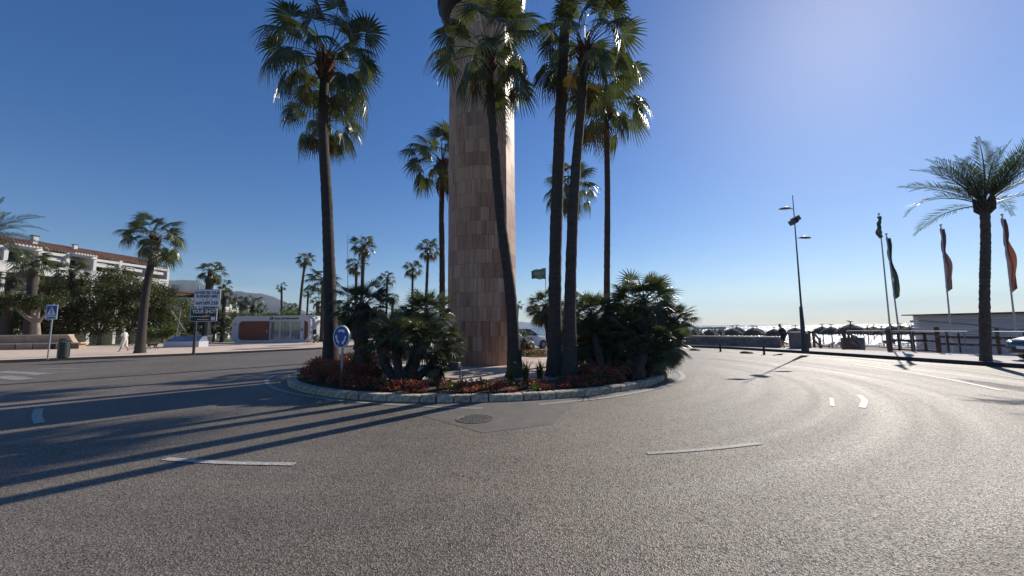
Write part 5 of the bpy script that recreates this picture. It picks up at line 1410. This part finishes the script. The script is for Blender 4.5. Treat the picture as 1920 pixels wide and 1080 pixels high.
# ------------------------------------------------------------------ sea wall
wl_ = [P(1258, 640, 32.0), P(1300, 640, 30.2), P(1400, 640, 26.8), P(1465, 640, 25.0)]
for p in wl_: p.z = .14
sw = thing('sea_wall', 'low stone sea wall with pale coping between the promenade and the beach', 'wall', wl_[0])
M_wst = mat('sea_wall_stone', (0.20, 0.185, 0.17), .85, .3, 5, .5, 20, rnd=.28)
for i in range(3):
    a, b_ = wl_[i], wl_[i + 1]; d = b_ - a; L_ = d.length; un = d.normalized()
    MB().bar(a + Vector((0, 0, .3)), b_ + Vector((0, 0, .3)), .3, .58).build('wall_core', M_wst, sw)
    nx = int(L_ / .62); nrm2 = Vector((un.y, -un.x, 0)); nrm2 = nrm2 if nrm2.y < 0 else -nrm2
    for r_ in range(3):
        s_ = 0.0; 
        while s_ < L_ - .15:
            w_ = min(random.uniform(.35, .8), L_ - s_); c = a + un * (s_ + w_ / 2) + nrm2 * (.16 + random.uniform(0, .02)) + Vector((0, 0, .1 + .2 * r_))
            MB().box(c, (w_ - .02, .05, .18), rz=math.atan2(un.y, un.x)).build('stone', M_wst, sw); s_ += w_
    MB().bar(a + Vector((0, 0, .635)), b_ + Vector((0, 0, .635)), .44, .09).build('coping', M_cap, sw)
def pier(label, px0, px1, Y, h, th=.5):
    a, b_ = P(px0, 640, Y), P(px1, 640, Y); c = (a + b_) / 2; t = thing('stone_pier', label, 'wall', (c.x, Y, .14))
    MB().box((0, 0, h / 2), ((b_ - a).length, th, h)).build('block', M_wst, t, world=False, bevel=.02); MB().box((0, 0, h + .04), ((b_ - a).length + .08, th + .08, .08)).build('coping', M_cap, t, world=False)
pier('stone block at the left end of the sea wall, nearest the island', 1278, 1294, 30.6, 1.02)
pier('stone block at the right end of the sea wall beside the lamp foot', 1484, 1509, 24.2, .93)
# black rubber domes and short posts before the kerb
for i, (px, py, lab) in enumerate(((1303, 657, 'farther black rubber lane dome, nearest the island'), (1400, 662.5, 'nearer black rubber lane dome between the two short posts'))):
    q = G(px, py, 0); t = tag(MB().lathe([(.34, 0), (.33, .04), (.25, .1), (.12, .13), (0, .14)], n=20).build('rubber_dome', M_black, None, smooth=60), lab, 'bump', 'rubber lane domes'); t.location = (q.x, q.y, 0)
for i, (px, py, lab) in enumerate(((1351, 659.5, 'short black post farther from the lamp, on the road edge'), (1433, 665, 'short black post nearer the lamp, on the road edge'))):
    q = G(px, py, 0); t = tag(MB().lathe([(.075, 0), (.055, .03), (.05, .42), (.03, .46), (0, .47)], n=12).build('bollard', M_black, None, smooth=50), lab, 'bollard', 'short posts at the road edge'); t.location = (q.x, q.y, 0)
# pergola frame
q = P(1305, 640, 34); pg = thing('pergola', 'pale timber pergola frame standing on the beach behind the sea wall', 'pergola', (q.x, 34, -.5))
def pz(py): return P(1320, py, 34).z + .5
zt = pz(617); sc3 = 34 / 720
for px in (1310, 1342, 1357): MB().box((P(px, 640, 34).x - q.x, 0, zt / 2), (.16, .16, zt)).build('post', mat('pale_timber', (0.36, 0.32, 0.28), .8, .1, 4), pg, world=False)
MB().box(((1332 - 1305) * sc3, 0, zt + .08), (60 * sc3, .18, .16)).build('beam', mat('pale_timber', (0.36, 0.32, 0.28), .8, .1, 4), pg, world=False)
for px in (1310, 1342): 
    x = (px - 1305) * sc3; MB().bar((x, 0, zt - .45), (x + .4, 0, zt), .09).bar((x, 0, zt - .45), (x - .3, 0, zt), .09).build('brace', MATS['pale_timber'], pg, world=False)

# ------------------------------------------------------------------ thatched parasols
def thatch_roof(r_, h, seed):
    rg = random.Random(seed); mb = MB()
    mb.lathe([(r_, 0), (r_ * .93, h * .22), (r_ * .66, h * .58), (r_ * .34, h * .84), (.08, h)], n=22)
    for k in range(150):
        a = rg.uniform(0, 2 * PI); s_ = rg.choice((1.0, 1.0, .93, .66)); z = {1.0: 0.02, .93: h * .36, .66: h * .69}[s_]
        d = Vector((math.cos(a), math.sin(a), 0)); w_ = Vector((-d.y, d.x, 0)) * .05; p = d * r_ * (s_ + .01) + Vector((0, 0, z)); l = rg.uniform(.12, .34)
        mb.add([p - w_, p + w_, p + d * .07 - Vector((0, 0, l))], [(0, 1, 2)])
    return mb
def tuft_mb(z, seed):
    rg = random.Random(seed); mb = MB()
    mb.tube([(0, 0, z - .1), (0, 0, z + .3)], .06, 6)
    for k in range(12):
        a = rg.uniform(0, 2 * PI); d = Vector((math.cos(a), math.sin(a), rg.uniform(-.1, .6))); l = rg.uniform(.25, .5); s_ = Vector((0, 0, .045))
        mb.add([Vector((0, 0, z + .28)) - s_, Vector((0, 0, z + .28)) + s_, Vector((0, 0, z + .28)) + d * l], [(0, 1, 2)])
    return mb
def parasol_proto():
    t = thing('thatched_parasol', 'x', 'parasol', (0, 0, -1.0))
    MB().tube([(0, 0, 0), (0, 0, 2.3)], .06, 8).build('pole', M_wood, t, world=False)
    thatch_roof(1.45, 1.05, 1).mesh
    m_ = thatch_roof(1.45, 1.05, 1); m_.v = [(p[0], p[1], p[2] + 1.5) for p in m_.v]; m_.build('thatch', M_thatch, t, world=False)
    tuft_mb(2.5, 3).build('tuft', M_thatch, t, world=False)
    return t
pp = parasol_proto(); first = True
PL = [(1303, 60, 'leftmost thatched parasol, behind the left post of the pergola'), (1331, 62, 'thatched parasol filling the pergola frame'), (1352, 66, 'thatched parasol behind the right posts of the pergola'),
      (1374, 58, 'thatched parasol just right of the pergola'), (1383, 70, 'farther parasol with tuft just right of the pergola'), (1413, 57, 'thatched parasol alone between the pergola and the runner'), (1420, 72, 'farther parasol behind the one between pergola and runner'),
      (1452, 57, 'thatched parasol just left of the runner'), (1492, 58, 'thatched parasol just left of the tall leaf headed lamp'), (1543, 60, 'left one of the pair of parasols right of the tall lamp'), (1560, 58, 'right one of the pair of parasols right of the tall lamp'),
      (1628, 60, 'first thatched parasol right of the large one'), (1654, 58, 'second thatched parasol right of the large one'), (1639, 72, 'farther parasol between the first and second ones right of the large one'), (1673, 66, 'thatched parasol behind the first two flagpoles'),
      (1690, 70, 'farther parasol right of the second flagpole'), (1707, 58, 'thatched parasol against the end of the boarded hut')]
for i, (px, Y, lab) in enumerate(PL):
    q = P(px, 630, Y); q.z = -1.42; s_ = 1.0 + .06 * math.sin(i * 5.1)
    if i == 0:
        pp.location = q; pp['label'] = lab; pp['group'] = 'thatched parasols on the beach'
    else: copy_thing(pp, q, i * 1.3, lab, 'thatched parasols on the beach', s_)
q = P(1597, 630, 42); big = thing('thatched_hut', 'large dark thatched roof on posts, highest of the beach roofs, right of the lamp', 'beach hut', (q.x, 42, -1.2))
m_ = thatch_roof(1.55, 1.05, 9); m_.v = [(p[0], p[1], p[2] + 1.75) for p in m_.v]; m_.build('thatch', M_thatch, big, world=False)
tuft_mb(2.75, 8).build('tuft', M_thatch, big, world=False)
MB().tube([(0, 0, 0), (0, 0, 2)], .09, 8).build('pole', M_wood, big, world=False)
MB().lathe([(.95, .0), (1.0, .7), (.95, 1.3)], n=14).build('rolled_blind', mat('blind_cloth', (0.12, 0.12, 0.12), .9, .2, 3), big, world=False)
# sunbeds under the parasols
M_bed = mat('sunbed_blue', (0.05, 0.07, 0.10), .7, .15, 3)
bp_ = thing('sunbed', 'x', 'sunbed', (0, 0, -1))
MB().box((0, 0, .38), (1.2, .65, .1)).build('mattress', M_bed, bp_, world=False)
MB().box((.85, 0, .55), (.65, .65, .1), M=Matrix.Rotation(R(-35), 4, 'Y')).build('backrest', M_bed, bp_, world=False)
for a in (-.5, .7):
    for b_ in (-.28, .28): MB().box((a, b_, .17), (.06, .06, .33)).build('leg', M_wood, bp_, world=False)
SBs = [(1368, 55, 'dark sunbed under the parasol right of the pergola'), (1384, 55, 'second dark sunbed right of the pergola'), (1405, 54, 'dark sunbed left under the lone parasol'), (1424, 54, 'dark sunbed right under the lone parasol'), (1447, 54, 'dark sunbed under the parasol left of the runner'),
       (1545, 52, 'left dark sunbed under the pair of parasols right of the lamp'), (1562, 52, 'right dark sunbed under the pair of parasols right of the lamp'), (1655, 54, 'dark sunbed under the second parasol right of the large roof'), (1668, 53, 'dark sunbed behind the first flagpole'), (1700, 54, 'dark sunbed beside the boarded hut end')]
for i, (px, Y, lab) in enumerate(SBs):
    q = P(px, 630, Y); q.z = -1.55
    if i == 0: bp_.location = q; bp_['label'] = lab; bp_['group'] = 'sunbeds on the sand'; bp_.rotation_euler = (0, 0, .2)
    else: copy_thing(bp_, q, .2 + .4 * math.sin(i), lab, 'sunbeds on the sand')

# ------------------------------------------------------------------ tall lamp
b_ = G(1509, 661, .14); tp = P(1486, 366, b_.y)
tall = leaf_lamp('tall dark street lamp with two leaf shaped heads and spotlights at the promenade kerb', b_, tp, [(P(1487, 392, b_.y).z - .14, -1, .82), (P(1492, 447, b_.y).z - .14, 1, .82)], .06, .018, sleeve=2.4, floods=[(P(1488, 417, b_.y).z - .14, -.16), (P(1488, 412, b_.y).z - .14, -.02)])
MB().box((.1, 0, .5), (.16, .2, 1.0)).build('base_box', M_dark, tall, world=False, bevel=.02)

# ------------------------------------------------------------------ timber stair rails, fences
def rail_unit(name, label, cat, posts, rails, pr=.07, group=None, m=M_wood):
    b0 = Vector(posts[0][0]); t = thing(name, label, cat, (b0.x, b0.y, b0.z), 0, group)
    for a, h, *w_ in posts: MB().box(Vector(a) + Vector((0, 0, h / 2)), ((w_[0] if w_ else pr * 2) * .62,) * 2 + (h,)).build('post', m, t, bevel=.008)
    for a, b_, w_ in rails: MB().bar(a, b_, .05, w_).build('rail', m, t)
    return t
def PG_(px, py, Y, z): p = P(px, py, Y); p.z = z; return p
# left flight near the lamp
a, b_, c = PG_(1519, 650, 24.5, .1), PG_(1527, 650, 25.2, .1), PG_(1538, 650, 27.5, -.3)
rail_unit('stair_railing', 'short timber stair railing down to the beach right beside the lamp foot', 'railing', [(a, 1.1, .16), (b_, 1.05), (c, .95)],
          [(a + Vector((0, 0, 1.0)), b_ + Vector((0, 0, .95)), .12), (b_ + Vector((0, 0, .98)), c + Vector((0, 0, .8)), .12), (b_ + Vector((0, 0, .5)), c + Vector((0, 0, .35)), .12)], .09)
a, b_, c = PG_(1585, 650, 23.4, .1), PG_(1593, 650, 23.4, .1), PG_(1607, 650, 25.6, -.1)
rail_unit('stair_railing', 'dark timber stair railing with paired posts under the large thatched roof', 'railing', [(a, 1.16, .2), (b_, 1.1, .16), (c, .9)],
          [(b_ + Vector((0, 0, 1.0)), c + Vector((0, 0, .75)), .12), (b_ + Vector((0, 0, .5)), c + Vector((0, 0, .3)), .12), (a + Vector((0, 0, 1.06)), b_ + Vector((0, 0, 1.04)), .08)], .09)
# brown fence
fp = [(1668, 21.0, 1.2, .26), (1686, 21.4, .95, .12), (1712, 20.6, 1.08, .2), (1736, 20.8, 1.0, .15), (1760, 19.6, 1.3, .22), (1777, 20.0, 1.1, .15), (1800, 19.4, 1.0, .1), (1873, 18.3, 1.22, .16), (1925, 17.2, 1.1, .14)]
posts = [(PG_(px, 650, Y, .1), h, w_) for px, Y, h, w_ in fp]
rails = []
for i in range(len(posts) - 1):
    a, b_ = posts[i][0], posts[i + 1][0]
    for z in ((.95, .58, .08) if i < 4 else (.82, .45)):
        k = min(1, .8 if i == 0 else 1); rails.append((a + Vector((0, .04, z * (1 if i < 5 else .95))), b_ + Vector((0, .04, z * (1 if i < 4 else .95))), .12 if z > .1 else .08))
rail_unit('timber_fence', 'brown timber post and rail fence between the promenade and the boarded hut', 'fence', posts, rails)
# galvanised railing with crossed braces, in front
mp_ = [(1590, 22.8), (1622, 22.3), (1655, 21.8), (1712, 20.2), (1775, 18.9), (1811, 18.3), (1868, 17.4), (1925, 16.4)]
t = thing('metal_railing', 'thin galvanised railing with crossed braces along the promenade edge', 'railing', PG_(1590, 650, 22.8, .14))
tops = []
for px, Y in mp_:
    b_ = PG_(px, 650, Y, .14); tops.append(b_)
for i, b_ in enumerate(tops):
    if i in (1, 3, 4, 5, 7): MB().tube([b_, b_ + Vector((0, 0, 1.03))], .02, 8).build('post', M_metal, t)
for i in range(len(tops) - 1):
    a, b_ = tops[i] + Vector((0, 0, 1.05)), tops[i + 1] + Vector((0, 0, 1.05)); MB().tube([a, b_], .019, 8).build('top_rail', M_metal, t)
    MB().tube([tops[i] + Vector((0, 0, 1.0)), tops[i + 1] + Vector((0, 0, .12))] if i % 2 == 0 else [tops[i] + Vector((0, 0, .12)), tops[i + 1] + Vector((0, 0, 1.0))], .014, 6).build('brace', M_metal, t)

# ------------------------------------------------------------------ boarded hut
YH = 24.5
h0 = P(1717, 640, 27); h1 = P(1960, 640, 22.0); h0.z = h1.z = -.4
hd_ = h1 - h0; HLn = hd_.length; hu = thing('boarded_hut', 'long grey white boarded beach hut wall behind the fence at the right', 'building', h0, math.atan2(hd_.y, hd_.x))
HH = P(1717, 592, 27).z + .4
M_board = mat('weathered_board', (0.58, 0.56, 0.57), .75, .12, 2, .3, 12, stretch=(.3, 4, 4), rnd=.1)
lb('frame', mat('hut_frame', (0.12, 0.12, 0.12), .9, .1, 3), MB().box((HLn / 2 + .1, 1.6, HH / 2 - .05), (HLn - .2, 3, HH - .15)), par=hu)
nbd = 16; bh = HH / nbd
for i in range(nbd):
    off = .18 * (i % 2) if 6 < i < 15 else 0
    M_ = Matrix.Rotation(R(-11), 4, 'X')
    lb('board', M_board, MB().box((HLn / 2 - off / 2, 0 + .02, bh * (i + .5)), (HLn + off, .03, bh * .93), M=M_), par=hu)
lb('roof_edge', M_dark, MB().box((HLn / 2 - .2, 1.2, HH + .05), (HLn + .5, 3.2, .07)), par=hu)
lb('cable', M_black, MB().tube([(.3, -.06, HH - .35), (2.5, -.06, HH - .6), (4.2, -.06, HH - .95), (6.5, -.06, HH - .9)], .014, 5), par=hu)

# ------------------------------------------------------------------ flagpoles
M_pole = mat('flag_pole', (0.45, 0.44, 0.45), .5, .06, 4, metal=.3)
def flagpole(label, foot, top, Y, fl_col, drape, w_, nm, zb=.1, r_=.045, seed=0, emblem=None):
    b_ = PG_(foot[0], foot[1], Y, zb); tp = P(top[0], top[1], Y)
    t = thing('flagpole', label, 'flagpole', b_, 0, 'flagpoles by the promenade')
    MB().tube([b_, tp], [r_, r_ * .6], 10).build('pole', M_pole, t, smooth=50)
    MB().lathe([(0, 0), (.05, .03), (.06, .07), (.04, .12), (0, .13)], c=tuple(tp), n=8).build('finial', M_pole, t)
    # hanging flag: folded cloth falling along the pole
    rg = random.Random(seed); nu, nv = 14, 26; vs = []; fs = []
    for v in range(nv):
        tv = v / (nv - 1); z = -drape * tv - .05; width = w_ * (.30 + .72 * math.exp(-((tv - .70) / .24) ** 2)) * (1 + .12 * math.sin(tv * 9 + seed))
        ax = (b_ - tp) * ((-z) / (tp.z - b_.z))
        for u_ in range(nu):
            tu = u_ / (nu - 1); x = width * tu + .03; y = .12 * math.sin(tu * 11 + tv * 5 + seed) * (.3 + tu) + .05 * math.sin(tv * 14 + tu * 4) ; zz_ = z - drape * (.05 * tu + .035 * math.sin(tu * 9 + seed) * tv)
            vs.append((ax.x + x * .85, ax.y + y + x * .2, (zz_)))
    for v in range(nv - 1):
        for u_ in range(nu - 1): fs.append((v * nu + u_, v * nu + u_ + 1, (v + 1) * nu + u_ + 1, (v + 1) * nu + u_))
    mb = MB().add([Vector(p) + tp for p in vs], fs); me_ = mb.build('flag', fl_col, t, smooth=60)
    return t
Fg = leafmat('green_flag_cloth', (0.06, 0.10, 0.085), (0.09, 0.13, 0.115), .8, .18, tcol=(1.2, 1.2, 1.0), rnd=.05); Fr = leafmat('red_flag_cloth', (0.24, 0.10, 0.08), (0.30, 0.14, 0.11), .8, .2, tcol=(1.3, 1.1, 1), rnd=.05)
Fm = leafmat('mixed_flag_cloth', (0.20, 0.17, 0.20), (0.28, 0.13, 0.12), .8, .15, tcol=(1.2, 1.1, 1.1), scale=3, rnd=.05)
flagpole('leftmost of the four flagpoles, tall with a short dark green flag at its tip', (1671, 640), (1648, 403), 22.6, Fg, 1.3, -.26, 'a', seed=1)
flagpole('second flagpole from the left with a long dark green furled flag', (1688, 640), (1662, 441), 22.2, Fg, 3.5, .42, 'b', seed=2)
flagpole('third flagpole, before the boarded hut, with a furled dark and red flag', (1784, 640), (1764, 424), 22.0, Fm, 3.6, .42, 'c', seed=3, zb=-.3)
flagpole('rightmost flagpole, right of the date palm, with a furled red flag', (1906, 640), (1879, 405), 20.4, Fr, 3.9, .55, 'd', seed=4, zb=-.3)
# far green flag flying to the left
Yf = 34; b_ = PG_(1024, 640, Yf, 0); tp = P(1023, 502, Yf)
t = thing('flagpole', 'far flagpole behind the island flying a green flag to the left', 'flagpole', b_)
MB().tube([b_, tp], [.05, .03], 8).build('pole', M_pole, t)
vs = []; fs = []; nu, nv = 16, 8; FW, FH = 27 / 720 * Yf, 22 / 720 * Yf
for v in range(nv):
    for u_ in range(nu):
        tu, tv = u_ / (nu - 1), v / (nv - 1)
        vs.append(tp + Vector((-FW * tu, .1 * math.sin(tu * 9 + tv * 2), -.02 - FH * tv * (1 - .28 * tu) - .20 * FH * tu + .04 * math.sin(tu * 11))))
for v in range(nv - 1):
    for u_ in range(nu - 1): fs.append((v * nu + u_, v * nu + u_ + 1, (v + 1) * nu + u_ + 1, (v + 1) * nu + u_))
MB().add(vs, fs).build('flag', Fg, t, smooth=60)
mb = MB(); ec = tp + Vector((-FW * .28, -.17, -FH * .5))
for i in range(16):
    a = 2 * PI * i / 16; a2 = a + .36; r1_, r2_ = .16, .2
    mb.add([ec + Vector((r * math.cos(x), 0, r * math.sin(x))) for r, x in ((r1_, a), (r2_, a), (r2_, a2), (r1_, a2))], [(0, 1, 2, 3)])
mb.add([ec + Vector((x, 0, z)) for x, z in ((-.06, -.08), (.06, -.08), (.06, .08), (-.06, .08))], [(0, 1, 2, 3)])
for k in range(4): mb.add([ec + Vector((-.32 - .12 * k + x, -.0, z)) for x, z in ((-.035, -.12), (.035, -.12), (.035, .1 - .05 * (k % 2)), (-.035, .1))], [(0, 1, 2, 3)])
mb.build('flag_emblem', mat('pale_emblem', (0.35, 0.42, 0.36), .7, .1, 5), t)

# ------------------------------------------------------------------ date palm by the fence
b_ = G(1848, 677, .14)
datepalm('date palm with open crown on the promenade at the right, before the boarded hut', b_, [P(1846, 560, b_.y), P(1848, 450, b_.y), P(1846, 385, b_.y)], .155, .135, 1.02, 24, 93, 46, low=5)
# low bracket lights of the hut, one litter bag and far breakwater
q = P(1008, 625, 70); bwk = thing('breakwater', 'dark rock breakwater in the water behind the white car', 'rocks', (q.x, 70, -1.75))
mb = MB(); rg = random.Random(4)
for k in range(60):
    c = Vector((rg.uniform(-9, 7), rg.uniform(-1.5, 1.5), rg.uniform(0, .9))); r_ = rg.uniform(.4, .8)
    mb.box(c, (r_ * 1.6, r_, r_), M=Euler((rg.uniform(0, 3), rg.uniform(0, 3), rg.uniform(0, 3))).to_matrix().to_4x4())
tag(mb.build('rocks', mat('rock', (0.10, 0.09, 0.08), .95, .3, 2, .4, 6), bwk, world=False), kind='stuff')
